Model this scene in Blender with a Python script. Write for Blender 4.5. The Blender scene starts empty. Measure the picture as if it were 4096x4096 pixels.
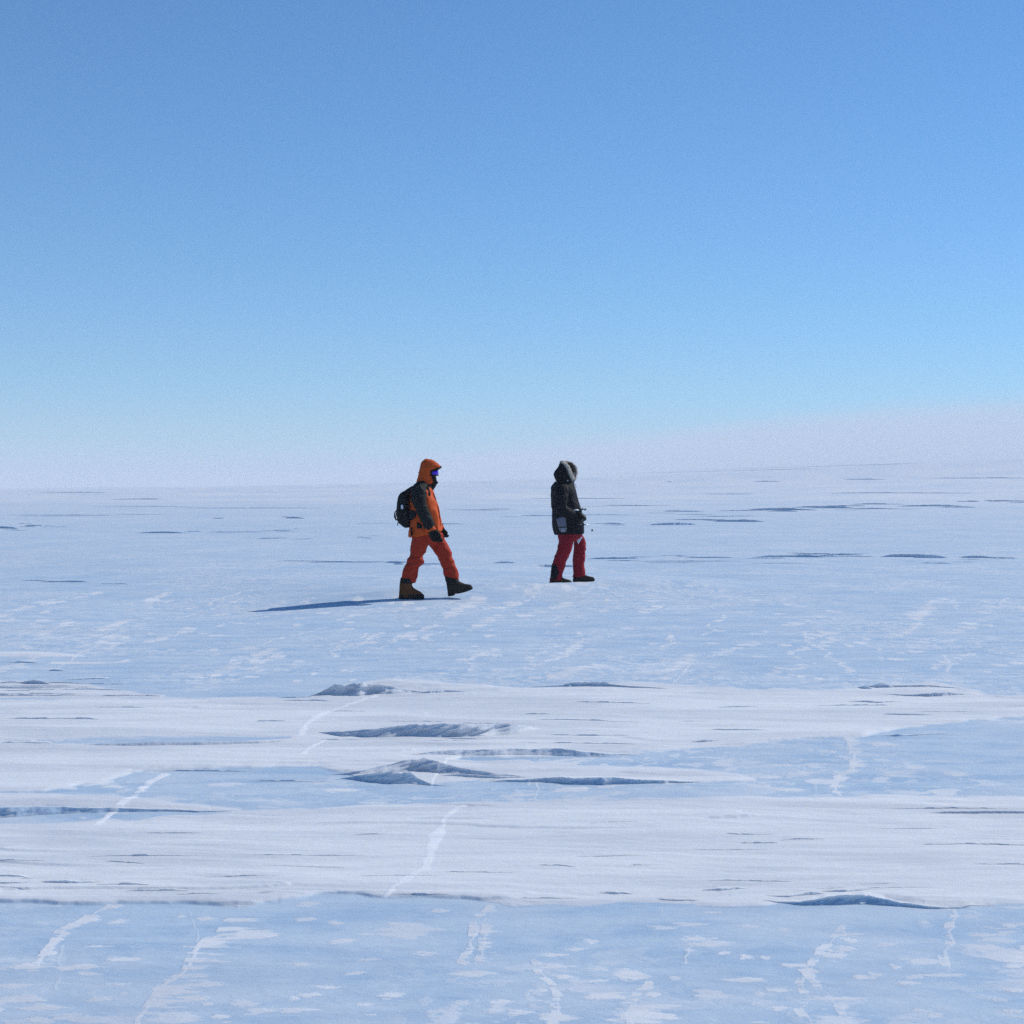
import bpy, bmesh, math, random
import numpy as np
from mathutils import Vector, Matrix

random.seed(7)
rng = np.random.default_rng(11)
scene = bpy.context.scene
COL = scene.collection

# ------------------------------------------------------------------ camera constants
FPX, U0, V0, CAM_H = 1800.0, 512.0, 490.0, 1.46     # focal length in pixels of a 1024 frame, horizon row, eye height
SUN_AZ, SUN_EL = math.radians(60.0), math.radians(38.0)   # azimuth from +Y towards +X

# ------------------------------------------------------------------ noise
def _hash(ix, iy, iz, seed):
    h = (ix.astype(np.int64) * 374761393 + iy.astype(np.int64) * 668265263 + iz * 2147483647 + seed * 974634777) & 0xFFFFFFFF
    h = ((h ^ (h >> 13)) * 1274126177) & 0xFFFFFFFF
    h = (h ^ (h >> 16)) & 0xFFFFFFFF
    return h.astype(np.float64) / 2147483648.0 - 1.0

def n2(x, y, seed=0):
    ix, iy = np.floor(x), np.floor(y)
    fx, fy = x - ix, y - iy
    fx = fx * fx * fx * (fx * (fx * 6 - 15) + 10); fy = fy * fy * fy * (fy * (fy * 6 - 15) + 10)
    ix = ix.astype(np.int64); iy = iy.astype(np.int64)
    a = _hash(ix, iy, 0, seed); b = _hash(ix + 1, iy, 0, seed)
    c = _hash(ix, iy + 1, 0, seed); d = _hash(ix + 1, iy + 1, 0, seed)
    return (a * (1 - fx) + b * fx) * (1 - fy) + (c * (1 - fx) + d * fx) * fy

def fbm2(x, y, seed=0, octv=3, gain=0.5):
    s = 0; a = 1.0; t = 0
    for o in range(octv):
        s = s + a * n2(x * 2 ** o + 17.3 * o, y * 2 ** o - 9.1 * o, seed + o); t += a; a *= gain
    return s / t

def n3(p, seed=0):
    i = np.floor(p); f = p - i; f = f * f * (3 - 2 * f); i = i.astype(np.int64)
    r = 0
    for dz in (0, 1):
        wz = f[:, 2] if dz else 1 - f[:, 2]
        for dy in (0, 1):
            wy = f[:, 1] if dy else 1 - f[:, 1]
            for dx in (0, 1):
                wx = f[:, 0] if dx else 1 - f[:, 0]
                r = r + wx * wy * wz * _hash(i[:, 0] + dx, i[:, 1] + dy, i[:, 2] + dz, seed)
    return r

def sstep(a, b, x):
    t = np.clip((x - a) / (b - a), 0, 1)
    return t * t * (3 - 2 * t)

# ------------------------------------------------------------------ materials
def new_mat(name):
    m = bpy.data.materials.new(name); m.use_nodes = True
    return m, m.node_tree.nodes, m.node_tree.links, m.node_tree.nodes['Principled BSDF']

def fabric(name, rgb, rough=0.8, var=0.25, scale=18.0, bump=0.25, sheen=0.0, spec=0.14):
    m, N, L, p = new_mat(name)
    tc = N.new('ShaderNodeTexCoord')
    nz = N.new('ShaderNodeTexNoise'); nz.inputs['Scale'].default_value = scale; nz.inputs['Detail'].default_value = 4
    L.new(tc.outputs['Object'], nz.inputs['Vector'])
    ramp = N.new('ShaderNodeMix'); ramp.data_type = 'RGBA'
    ramp.inputs[6].default_value = (*[c * (1 - var) for c in rgb], 1)
    ramp.inputs[7].default_value = (*[min(1, c * (1 + var)) for c in rgb], 1)
    L.new(nz.outputs['Fac'], ramp.inputs[0]); L.new(ramp.outputs[2], p.inputs['Base Color'])
    p.inputs['Roughness'].default_value = rough
    p.inputs['Specular IOR Level'].default_value = spec
    if sheen: p.inputs['Sheen Weight'].default_value = sheen
    n_b = N.new('ShaderNodeTexNoise'); n_b.inputs['Scale'].default_value = 60; n_b.inputs['Detail'].default_value = 3
    L.new(tc.outputs['Object'], n_b.inputs['Vector'])
    b = N.new('ShaderNodeBump'); b.inputs['Strength'].default_value = bump; b.inputs['Distance'].default_value = 0.01
    L.new(n_b.outputs['Fac'], b.inputs['Height']); L.new(b.outputs['Normal'], p.inputs['Normal'])
    return m

M_ORANGE = fabric('orange_shell_fabric', (0.54, 0.072, 0.008), 0.7, 0.15, spec=0.15)
M_ORANGE_RED = fabric('orange_red_trouser_fabric', (0.38, 0.028, 0.010), 0.75, 0.15, spec=0.15)
M_BLACK = fabric('black_shell_fabric', (0.011, 0.013, 0.013), 0.75, 0.3)
M_PACK = fabric('backpack_nylon', (0.009, 0.010, 0.012), 0.7, 0.3)
M_NAVY = fabric('dark_parka_fabric', (0.0050, 0.0052, 0.0085), 0.75, 0.3)
M_CRIMSON = fabric('crimson_trouser_fabric', (0.26, 0.006, 0.017), 0.75, 0.2, spec=0.15)
M_GLOVE = fabric('black_glove_fabric', (0.007,0.0075,0.008), 0.85, 0.3)
M_RUBBER = fabric('boot_rubber', (0.015, 0.014, 0.014), 0.8, 0.3)
M_TAN = fabric('tan_boot_leather', (0.13, 0.047, 0.016), 0.8, 0.35, spec=0.15)
M_BOOTDARK = fabric('dark_boot_leather', (0.030, 0.022, 0.018), 0.8, 0.4)
M_GREY = fabric('grey_pouch_fabric', (0.17, 0.17, 0.20), 0.85, 0.25)
M_PALEGREY = fabric('pale_grey_fabric', (0.30, 0.30, 0.33), 0.85, 0.2)
M_WHITE = fabric('white_fabric', (0.75, 0.76, 0.80), 0.8, 0.08)
M_FUR = fabric('beige_fur', (0.72, 0.67, 0.60), 0.95, 0.35, 30)
M_FURDARK = fabric('grey_brown_fur', (0.34, 0.30, 0.27), 0.95, 0.4, 30)
M_SCARF = fabric('grey_scarf_knit', (0.09, 0.085, 0.12), 0.9, 0.3)
M_SKIN = fabric('skin', (0.45, 0.26, 0.19), 0.6, 0.1)
def metal(name, rgb, rough, met=1.0):
    m, N, L, p = new_mat(name)
    nz = N.new('ShaderNodeTexNoise'); nz.inputs['Scale'].default_value = 40
    tc = N.new('ShaderNodeTexCoord'); L.new(tc.outputs['Object'], nz.inputs['Vector'])
    mr = N.new('ShaderNodeMapRange'); mr.inputs['To Min'].default_value = rough * 0.8; mr.inputs['To Max'].default_value = rough * 1.25
    L.new(nz.outputs['Fac'], mr.inputs['Value']); L.new(mr.outputs['Result'], p.inputs['Roughness'])
    p.inputs['Base Color'].default_value = (*rgb, 1); p.inputs['Metallic'].default_value = met
    return m
M_SILVER = metal('brushed_silver', (0.85, 0.83, 0.78), 0.4, 0.3)
M_PLASTIC = metal('black_plastic', (0.016, 0.017, 0.019), 0.55, 0.0)
M_REDPLASTIC = metal('red_plastic', (0.35, 0.03, 0.015), 0.5, 0.0)
M_LENS = metal('violet_mirror_lens', (0.075, 0.025, 0.62), 0.30, 0.35)
M_GLASS = metal('dark_lens_glass', (0.02, 0.03, 0.05), 0.12, 0.0)

# ------------------------------------------------------------------ mesh helpers
def link(name, me, mat=None, parent=None):
    o = bpy.data.objects.new(name, me); COL.objects.link(o)
    if mat is not None and me is not None: me.materials.append(mat)
    if parent is not None: o.parent = parent
    return o

def tag(o, label, cat, group=None):
    o['label'] = label; o['category'] = cat
    if group: o['group'] = group
    return o

def ring_pts(c, a, b, n=28, e=2.2):
    out = []
    for i in range(n):
        t = 2 * math.pi * i / n
        ct, st = math.cos(t), math.sin(t)
        ct = math.copysign(abs(ct) ** (2 / e), ct); st = math.copysign(abs(st) ** (2 / e), st)
        out.append(c + a * ct + b * st)
    return out

def add_rings(bm, rings):
    prev = None
    for pts in rings:
        vs = [bm.verts.new(p) for p in pts]
        if prev:
            n = len(vs)
            for i in range(n):
                bm.faces.new((prev[i], prev[(i + 1) % n], vs[(i + 1) % n], vs[i]))
        else:
            first = vs
        prev = vs
    bm.faces.new(list(reversed(first))); bm.faces.new(prev)

def add_loft(bm, F, rows, yc=0.0, n=28, e=2.2):
    """rows: (back_px, back_py, front_px, front_py, half_width_m[, y_centre]) traced side view, lofted to a solid"""
    rings = []
    for r in rows:
        xb, zb = F(r[0], r[1]); xf, zf = F(r[2], r[3]); w = r[4]; y = r[5] if len(r) > 5 else yc
        c = Vector(((xb + xf) / 2, y, (zb + zf) / 2)); a = Vector(((xf - xb) / 2, 0, (zf - zb) / 2))
        rings.append(ring_pts(c, a, Vector((0, w, 0)), n, e))
    add_rings(bm, rings)

def add_tube(bm, pts, radii, n=16, flat=None):
    """pts: list of Vector; tapered round tube"""
    rings = []
    for i, p in enumerate(pts):
        d = (pts[min(i + 1, len(pts) - 1)] - pts[max(i - 1, 0)]).normalized()
        up = Vector((0, 1, 0)) if abs(d.y) < 0.9 else Vector((1, 0, 0))
        s = d.cross(up).normalized(); t = s.cross(d).normalized()
        r = radii[i] if isinstance(radii, (list, tuple)) else radii
        ra, rb = (r, r) if flat is None else (r, r * flat)
        rings.append(ring_pts(p, s * ra, t * rb, n, 2.0))
    add_rings(bm, rings)

def add_ball(bm, c, rx, ry, rz, seg=20):
    m = Matrix.Translation(c) @ Matrix.Diagonal((rx, ry, rz, 1))
    bmesh.ops.create_uvsphere(bm, u_segments=seg, v_segments=seg // 2, radius=1.0, matrix=m)

def add_box(bm, c, sx, sy, sz, rot=None, bev=0.0):
    m = Matrix.Translation(c)
    if rot is not None: m = m @ rot
    m = m @ Matrix.Diagonal((sx, sy, sz, 1))
    r = bmesh.ops.create_cube(bm, size=1.0, matrix=m)
    if bev > 0:
        es = set()
        for v in r['verts']: es.update(v.link_edges)
        bmesh.ops.bevel(bm, geom=list(es), offset=bev, segments=2, affect='EDGES', profile=0.5)

def solid(name, bm, mat, parent=None, voxel=None, smooth=4, wr=0.0, wf=14.0, wdir=(1, 1, 1), seed=1):
    """union the pieces of bm into one skin (voxel remesh), relax it, then push in cloth folds"""
    bmesh.ops.recalc_face_normals(bm, faces=bm.faces)
    me = bpy.data.meshes.new(name); bm.to_mesh(me); bm.free()
    if voxel:
        tmp = bpy.data.objects.new('tmp', me); COL.objects.link(tmp)
        md = tmp.modifiers.new('r', 'REMESH'); md.mode = 'VOXEL'; md.voxel_size = voxel; md.adaptivity = 0
        sm = tmp.modifiers.new('s', 'SMOOTH'); sm.iterations = smooth; sm.factor = 0.5
        dg = bpy.context.evaluated_depsgraph_get(); dg.update()
        ev = tmp.evaluated_get(dg)
        new = bpy.data.meshes.new_from_object(ev); new.name = name
        bpy.data.objects.remove(tmp); bpy.data.meshes.remove(me); me = new
    if wr > 0:
        n = len(me.vertices)
        co = np.empty(n * 3); me.vertices.foreach_get('co', co); co = co.reshape(-1, 3)
        no = np.empty(n * 3); me.vertex_normals.foreach_get('vector', no); no = no.reshape(-1, 3)
        q = co * np.array(wdir) * wf
        q2 = q + 0.8 * np.stack([n3(q * 0.5, seed + 5), n3(q * 0.5 + 7, seed + 6), n3(q * 0.5 + 13, seed + 7)], 1)
        f = 1 - np.abs(n3(q2, seed)) * 2
        f2 = 1 - np.abs(n3(q2 * 2.3 + 3.1, seed + 1)) * 2
        g = n3(co * wf * 0.4 + 5, seed + 2)
        d = wr * (0.65 * f + 0.16 * f2 + 0.5 * g)
        co = co + no * d[:, None]
        me.vertices.foreach_set('co', co.ravel())
    me.polygons.foreach_set('use_smooth', [True] * len(me.polygons)); me.update()
    return link(name, me, mat, parent)

def plain(name, bm, mat, parent=None, smooth=True):
    bmesh.ops.recalc_face_normals(bm, faces=bm.faces)
    me = bpy.data.meshes.new(name); bm.to_mesh(me); bm.free()
    me.polygons.foreach_set('use_smooth', [smooth] * len(me.polygons)); me.update()
    return link(name, me, mat, parent)

# ================================================================== TERRAIN
def hill(X, Y):
    Yp = np.maximum(Y - 40.0, 0.0)
    far = 72.0 / (1 + np.exp(-np.clip((X - 250.0) / 290.0, -30, 30))) * (np.clip(Yp, 0, 3000) / 3000.0) ** 1.75
    near = 17.0 * (1 / (1 + np.exp(-np.clip((X - 120.0) / 95.0, -30, 30)))) * (np.clip(Yp, 0, 650) / 650.0) ** 1.5
    near = near * np.exp(-(np.maximum(Y - 650.0, 0) / 500.0) ** 2)
    return far + near

def hit(u, v):
    """point of the bare slope where the sight line of that pixel meets it"""
    Yg = np.geomspace(3, 9000, 6000)
    Xg = (u - U0) / FPX * Yg
    zr = CAM_H - (v - V0) / FPX * Yg
    below = np.nonzero(zr < hill(Xg, Yg))[0]
    k = below[0] if len(below) else len(Yg) - 1
    return Xg[k], Yg[k]

def hit_many(pts):
    w = [hit(p[0], p[1]) for p in pts]
    return np.array([a for a, _ in w]), np.array([b for _, b in w])

# rows of the ground sheet, from far to near and on behind the camera
rows = list(np.geomspace(11800, 1400, 46))
def vrange(a, b, s): return [CAM_H * FPX / (v - V0) for v in np.arange(a, b, s)]
rows += vrange(492.0, 520, 0.5) + vrange(520, 660, 0.7) + vrange(660, 930, 0.5) + vrange(930, 1060, 0.7)
rows += list(np.geomspace(rows[-1] * 0.985, 0.9, 22)) + [0.3, -0.8, -3, -10, -35, -120, -400, -1500, -5000]
rows = np.array(rows)
ucols = np.arange(-70, 1096, 1.0)
offs = np.array([0.1, 0.3, 0.8, 1.6, 3, 6, 12, 25, 60, 150, 400, 1200, 4000, 13000])
Yr = np.maximum(rows, 0.9)[:, None]
xmid = (ucols[None, :] - U0) / FPX * Yr
X = np.concatenate([xmid[:, :1] - offs[::-1][None, :] * np.ones_like(Yr), xmid, xmid[:, -1:] + offs[None, :] * np.ones_like(Yr)], 1)
Y = np.repeat(rows[:, None], X.shape[1], 1)
NR, NC = X.shape
Yc = np.maximum(Y, 0.9)
UU = U0 + FPX * X / Yc
VV = V0 + CAM_H * FPX / Yc
front = (Y > 2.0)

Z = hill(X, Y)
# wide undulation of the ice, growing with distance, and low drifts far off
near_w = np.exp(-np.maximum(Y, 0) / 60.0) * front
Z += 0.012 * fbm2(X / 2.6, Y / 1.7, 21, 2) * near_w
Z += 0.05 * fbm2(X / 14, Y / 8, 25, 2) * sstep(22, 45, Y) * np.exp(-Y / 250)
Z += 0.34 * fbm2(X / 60 + 0.3 * fbm2(X / 90, Y / 90, 3, 1), Y / 17, 31, 3) * sstep(60, 260, Y) * np.exp(-Y / 2500)
Z += 2.2 * fbm2(X / 330, Y / 120, 37, 3) * sstep(300, 1100, Y)
# shallow hollow that carries the first walker's shadow, low rise in front of the second walker
Z -= 0.07 * np.exp(-((X + 3.7) / 1.4) ** 2 - ((Y - 22.4) / 1.9) ** 2)
BLK = (0.83, 26.35)
ds, dn = (math.sin(SUN_AZ), math.cos(SUN_AZ)), (math.cos(SUN_AZ), -math.sin(SUN_AZ))
Sx = (X - BLK[0]) * ds[0] + (Y - BLK[1]) * ds[1]
Sn = (X - BLK[0]) * dn[0] + (Y - BLK[1]) * dn[1]
fade = sstep(-5.0, -2.6, Sx) * (1 - sstep(0.9, 4.0, Sx))
rise = 0.088 * sstep(1.75, 0.55, Sn) * (1 - 0.6 * sstep(-1.5, -7.0, Sn)) + 0.058 * np.exp(-((Sn - 0.62) / 0.27) ** 2)
Z += rise * fade

# ---- snow cover: broad wind-packed sheets over blue ice
edge_n = 3.2 * fbm2(X / 0.9, Y / 0.55, 41, 3) + 2.2 * fbm2(X / 0.22, Y / 0.5, 45, 2)
edge_n = edge_n + 1.3 * fbm2(X / 0.12, Y / 0.4, 47, 3, 0.6)
edge_n = edge_n * np.clip(8.0 / Yc, 0.3, 1.25)
def sheet(top, bot, st=1.2, sb=0.8, amp=1.0):
    tu = np.array([p[0] for p in top], float); tv = np.array([p[1] for p in top], float)
    bu = np.array([p[0] for p in bot], float); bv = np.array([p[1] for p in bot], float)
    t = np.interp(UU, tu, tv); b = np.interp(UU, bu, bv)
    lo = max(tu[0], bu[0]); hi = min(tu[-1], bu[-1])
    e = edge_n * amp
    inside = (UU >= lo) & (UU <= hi)
    m = sstep(-st, st, VV - t + e) * sstep(-sb, sb, b - VV + e)
    hgt = sstep(-1, 7, VV - t + e) * sstep(-1.5, 4, b - VV + e)
    if lo > -60: m = m * sstep(lo, lo + 8, UU); hgt = hgt * sstep(lo, lo + 25, UU)
    if hi < 1080: m = m * sstep(hi, hi - 8, UU); hgt = hgt * sstep(hi, hi - 25, UU)
    return m * inside, hgt * inside

sheets = [
 ([(-1e4,701),(0,701),(200,699),(308,698),(345,686),(387,679),(477,685),(520,689),(560,687),(600,683),(650,682),(708,687),(843,690),(872,687),(936,682),(989,694),(1e4,697)],
  [(-1e4,800),(45,794),(80,786),(101,782),(132,774),(172,770),(265,768),(318,767),(345,773),(362,782),(400,785),(432,786),(447,764),(462,758),(520,756),(626,755),(745,747),(851,737),(862,738),(909,727),(950,722),(1024,715),(1e4,710)]),
 ([(428,761),(512,763),(640,767),(700,769),(725,773),(760,779)], [(428,785),(480,781),(545,783),(590,785),(650,783.5),(700,782),(760,780)]),
 ([(-1e4,797),(50,794),(122,798),(190,804),(246,809)], [(-1e4,806),(0,806),(100,809),(246,811)]),
 ([(-1e4,823),(0,823),(130,820),(200,815),(246,811),(350,807),(512,803),(600,801),(760,797),(900,797),(1e4,796)],
  [(-1e4,900),(0,900.5),(58,902),(119,902),(185,903),(238,906),(278,898),(300,896),(337,892.6),(392,895),(425,896),(461,898),(512,907),(560,904),(640,903),(690,900),(713,905),(765,904),(800,902),(851,897),(885,898),(925,908),(963,907),(1024,904),(1e4,904)]),
 ([(-1e4,652),(0,652),(30,651),(75,654),(88,656)], [(-1e4,658),(40,657.5),(88,657)]),
 ([(45,662),(100,661),(122,661.5)], [(45,664),(100,664),(122,662.5)]),
 ([(-1e4,669),(40,669),(64,668)], [(-1e4,672),(64,670)]),
 ([(-1e4,682),(0,681),(60,682),(100,688),(150,695),(168,697)], [(-1e4,700),(168,698.5)]),
]
snow = np.zeros_like(X); fresh = np.zeros_like(X); thick = np.zeros_like(X)
for i, (t, b) in enumerate(sheets):
    m, h = sheet(t, b, amp=(1.0 if i in (0, 3) else 0.5))
    snow = np.maximum(snow, m); thick = np.maximum(thick, h)
# bluish window of bare ice inside the upper sheet on the left
m, h = sheet([(30,742),(100,739.5),(200,739.5),(295,738)], [(30,745),(100,747),(170,748),(240,745),(295,740)], amp=0.5)
snow = snow * (1 - 0.85 * m); thick = thick * (1 - 0.5 * m)
Z += thick * (0.007 + 0.006 * fbm2(X / 0.8, Y / 0.6, 61, 2)) * front
# wind-carved streaks in the packed snow
warp = 0.25 * fbm2(X / 1.2, Y / 0.8, 72, 2)
stre = fbm2(X / 1.2 + 0.35 * Y, (Y + warp) / 0.24, 71, 4, 0.6)
stre2 = fbm2(X / 0.35, Y / 0.06, 75, 3)
Z += snow * front * np.exp(-np.maximum(Y, 0) / 30) * (0.0115 * np.maximum(stre, -0.35) + 0.0030 * stre2 + 0.006 * np.maximum(fbm2(X / 2.4 - 0.3 * Y, (Y + warp) / 0.11, 77, 3), -0.1))
gate = sstep(0.05, 0.45, fbm2(X / 2.5, Y / 0.8, 79, 2))
Z += snow * front * gate * np.exp(-np.maximum(Y, 0) / 30) * 0.010 * sstep(0.1, 0.16, fbm2(X / 1.1 + 0.2 * Y, Y / 0.13, 83, 2))

# ---- sastrugi: carved lips with a steep face towards the camera and a long tail behind
def lip(pts, tail=7.0, jag=1.0, steep=0.38, stri=0.0, snowy=1.0, seed=0, tilt=0.0):
    global Z, snow
    fx, fy = hit_many(pts)
    hm = np.array([p[2] for p in pts]) * fy / FPX
    ymid = float(fy.mean()); hmax = float(hm.max())
    x0, x1 = fx.min(), fx.max()
    r = np.nonzero((rows > fy.min() - 8 * hmax - 0.3) & (rows < fy.max() + tail * hmax * 4 + 0.5))[0]
    if len(r) == 0: return
    r0, r1 = r[0], r[-1] + 1
    c = np.nonzero(((X[r0:r1] > x0) & (X[r0:r1] < x1)).any(0))[0]
    if len(c) == 0: return
    c0, c1 = c[0], c[-1] + 1
    Xs, Ys = X[r0:r1, c0:c1], Y[r0:r1, c0:c1]
    sc = max(ymid / 10.0, 0.7)
    jx = Xs / (0.16 * sc)
    foot = np.interp(Xs, fx, fy) + jag * hmax * (1.1 * fbm2(jx, jx * 0 + seed * 3.7, 91 + seed, 3))
    h = np.interp(Xs, fx, hm, left=0, right=0) * (1 + jag * 0.38 * fbm2(jx * 0.5, Ys / (0.1 * sc), 95 + seed, 2))
    h = np.maximum(h, 0)
    d = Ys - foot
    w = np.maximum(steep * h, 1e-4)
    if stri:
        ph = (Xs - (d / np.maximum(w, 1e-3)) * 0.10 * sc) / (0.075 * sc)
        h = h * (1 + stri * 0.32 * n2(ph, d * 0 + 0.5, 101 + seed)) ; w = w * (1 + stri * 0.9 * (0.5 + 0.5 * n2(ph * 0.8 + 3, d * 0 + 9.5, 105 + seed)))
    face = np.clip(d / w, 0, 1)
    T = np.maximum(tail * h, 1e-4)
    back = np.exp(-np.maximum(d - w, 0) / T)
    prof = h * face ** 0.8 * back
    Z[r0:r1, c0:c1] += prof
    if snowy:
        snow[r0:r1, c0:c1] = np.maximum(snow[r0:r1, c0:c1], snowy * sstep(0.15 * hmax, 0.5 * hmax, prof))

# soft swells that belong to the sheet itself
lip([(350,691,0),(387,691,6),(440,693,5),(500,693,3),(565,692,0)], 5, 0.1, 6.0, seed=2)

# ---- healed cracks filled with white snow
def seg_dist(Xs, Ys, px, py):
    best = np.full(Xs.shape, 1e9); tt = np.zeros(Xs.shape); sd = np.zeros(Xs.shape)
    for i in range(len(px) - 1):
        ax, ay, bx, by = px[i], py[i], px[i + 1], py[i + 1]
        L2 = (bx - ax) ** 2 + (by - ay) ** 2 + 1e-9
        t = np.clip(((Xs - ax) * (bx - ax) + (Ys - ay) * (by - ay)) / L2, 0, 1)
        dx, dy = Xs - (ax + t * (bx - ax)), Ys - (ay + t * (by - ay))
        d = np.hypot(dx, dy)
        m = d < best
        best = np.where(m, d, best); tt = np.where(m, i + t, tt); sd = np.where(m, dx, sd)
    return best, tt, sd

def crack(pts, w, strength=1.0, wisp=0.0, brk=0.0, seed=0, rise=0.0):
    global snow, Z
    px, py = hit_many(pts) if len(pts[0]) == 2 else (np.array([p[0] for p in pts]), np.array([p[1] for p in pts]))
    pad = 0.25 + wisp
    r = np.nonzero((rows > py.min() - pad) & (rows < py.max() + pad))[0]
    if len(r) == 0: return
    r0, r1 = r[0], r[-1] + 1
    c = np.nonzero(((X[r0:r1] > px.min() - pad) & (X[r0:r1] < px.max() + pad)).any(0))[0]
    if len(c) == 0: return
    c0, c1 = c[0], c[-1] + 1
    Xs, Ys = X[r0:r1, c0:c1], Y[r0:r1, c0:c1]
    wob = 0.016
    d, t, sd = seg_dist(Xs + wob * fbm2(Xs / 0.07, Ys / 0.10, 131 + seed, 3), Ys + wob * fbm2(Xs / 0.07, Ys / 0.10, 141 + seed, 3), px, py)
    wl = 0.62 * w * (1 + 0.7 * fbm2(Xs / 0.2, Ys / 0.2, 151 + seed, 2))
    m = strength * (1 - sstep(0.55 * wl, 1.25 * wl, d))
    if brk: m = m * sstep(brk - 0.45, brk + 0.1, 0.5 + 0.8 * fbm2(Xs / 0.3, Ys / 0.3, 161 + seed, 2))
    if wisp:
        f = 0.5 + 0.5 * fbm2(Xs / 0.20, Ys / 0.045, 171 + seed, 4, 0.6)
        near = (1 - sstep(0.0, wisp, sd)) * (sd > -0.02) * (1 - sstep(wisp, wisp * 1.3, d))
        m = np.maximum(m, 0.95 * sstep(0.64, 0.78, f * 0.85 + 0.30 * near) * (near > 0))
    snow[r0:r1, c0:c1] = np.maximum(snow[r0:r1, c0:c1], m)
    if rise > 0: fresh[r0:r1, c0:c1] = np.maximum(fresh[r0:r1, c0:c1], m * np.clip(0.75 + 0.5 * fbm2(Xs / 0.12, Ys / 0.1, 181 + seed, 2), 0, 1))
    Z[r0:r1, c0:c1] += 0.6 * rise * m
cracks = [
 ([(385,897),(405,880),(425,868),(431,852),(436,838),(445,820),(462,806)], 0.032, 0.8, 0, 0, 0.0015),
 ([(300,737),(307,726),(320,716),(345,707),(375,698)], 0.036, 0.8, 0, 0, 0.002),
 ([(302,757),(310,750),(325,743)], 0.034, 0.8, 0, 0, 0.002),
 ([(98,824),(114,812),(131,799),(150,783),(162,776)], 0.032, 0.85, 0.05, 0.1, 0.002),
 ([(112,1060),(130,1030),(150,1004),(160,990),(185,972),(197,952),(206,940),(222,934)], 0.013, 0.9, 0.22, 0, 0.0),
 ([(38,965),(45,950),(55,940),(60,930),(80,920),(95,912),(112,905)], 0.012, 0.9, 0.06, 0.1, 0.0),
 ([(55,990),(60,975),(60,955),(62,945)], 0.008, 0.5, 0, 0.2, 0.0),
 ([(463,964),(470,950),(474,935),(478,918),(490,906)], 0.007, 0.7, 0.03, 0.15, 0.0),
 ([(478,962),(483,945),(486,928),(490,912)], 0.009, 0.6, 0.05, 0.3, 0.0),
 ([(838,796),(834,786),(836,778),(850,772),(855,760),(851,748),(848,738)], 0.018, 0.85, 0.10, 0.1, 0.0),
 ([(946,968),(944,955),(950,942),(948,930),(953,916),(953,905)], 0.009, 0.7, 0.02, 0.15, 0.0),
 ([(1000,960),(985,935),(975,920),(970,905)], 0.004, 0.4, 0, 0.2, 0.0),
 ([(855,917),(840,935),(825,950),(815,962),(806,974),(800,985),(810,1000),(801,1012),(813,1026)], 0.006, 0.65, 0.02, 0.1, 0.0),
 ([(806,974),(820,990),(840,1005),(846,1030)], 0.005, 0.55, 0.04, 0.2, 0.0),
 ([(696,936),(690,950),(684,965)], 0.005, 0.7, 0, 0, 0.0),
 ([(658,906),(665,915),(672,924)], 0.004, 0.5, 0, 0, 0.0),
 ([(535,962),(540,975),(555,988),(560,1003),(554,1028)], 0.006, 0.6, 0.02, 0.15, 0.0),
 ([(650,985),(641,998),(636,1012),(632,1028)], 0.007, 0.6, 0.025, 0.15, 0.0),
 ([(188,912),(195,930),(198,946)], 0.004, 0.4, 0, 0.2, 0.0),
 ([(535,800),(538,790),(536,782)], 0.008, 0.6, 0, 0, 0.0),
 ([(655,697),(668,688),(682,675),(690,664)], 0.024, 0.9, 0, 0.1, 0.0),
 ([(58,668),(72,660),(80,652),(96,646)], 0.025, 0.9, 0, 0.1, 0.0),
 ([(470,695),(482,686),(500,678)], 0.02, 0.7, 0, 0.2, 0.0),
 ([(944,655),(950,664),(946,672)], 0.03, 0.8, 0, 0.2, 0.0),
 ([(810,772),(813,780),(815,790)], 0.006, 0.5, 0, 0.1, 0.0),
 ([(880,752),(885,765),(890,778)], 0.006, 0.4, 0, 0.3, 0.0),
]
for k, c in enumerate(cracks): crack(c[0], c[1], c[2], c[3], c[4], seed=k, rise=c[5])
# further broken cracks running up-right across the ice between the walkers and the first sheet
for k in range(34):
    u = rng.uniform(-20, 1040); v = rng.uniform(600, 680)
    x0, y0 = hit(u, v); ang = math.radians(rng.uniform(74, 88)); L = rng.uniform(0.8, 3.6)
    pts = [(x0 + math.cos(ang) * L * s + 0.10 * rng.uniform(-1, 1), y0 + math.sin(ang) * L * s, 0) for s in np.linspace(0, 1, 6)]
    crack(pts, rng.uniform(0.012, 0.028), rng.uniform(0.5, 0.8), 0.10, rng.uniform(0.55, 0.75), seed=60 + k)

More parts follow.
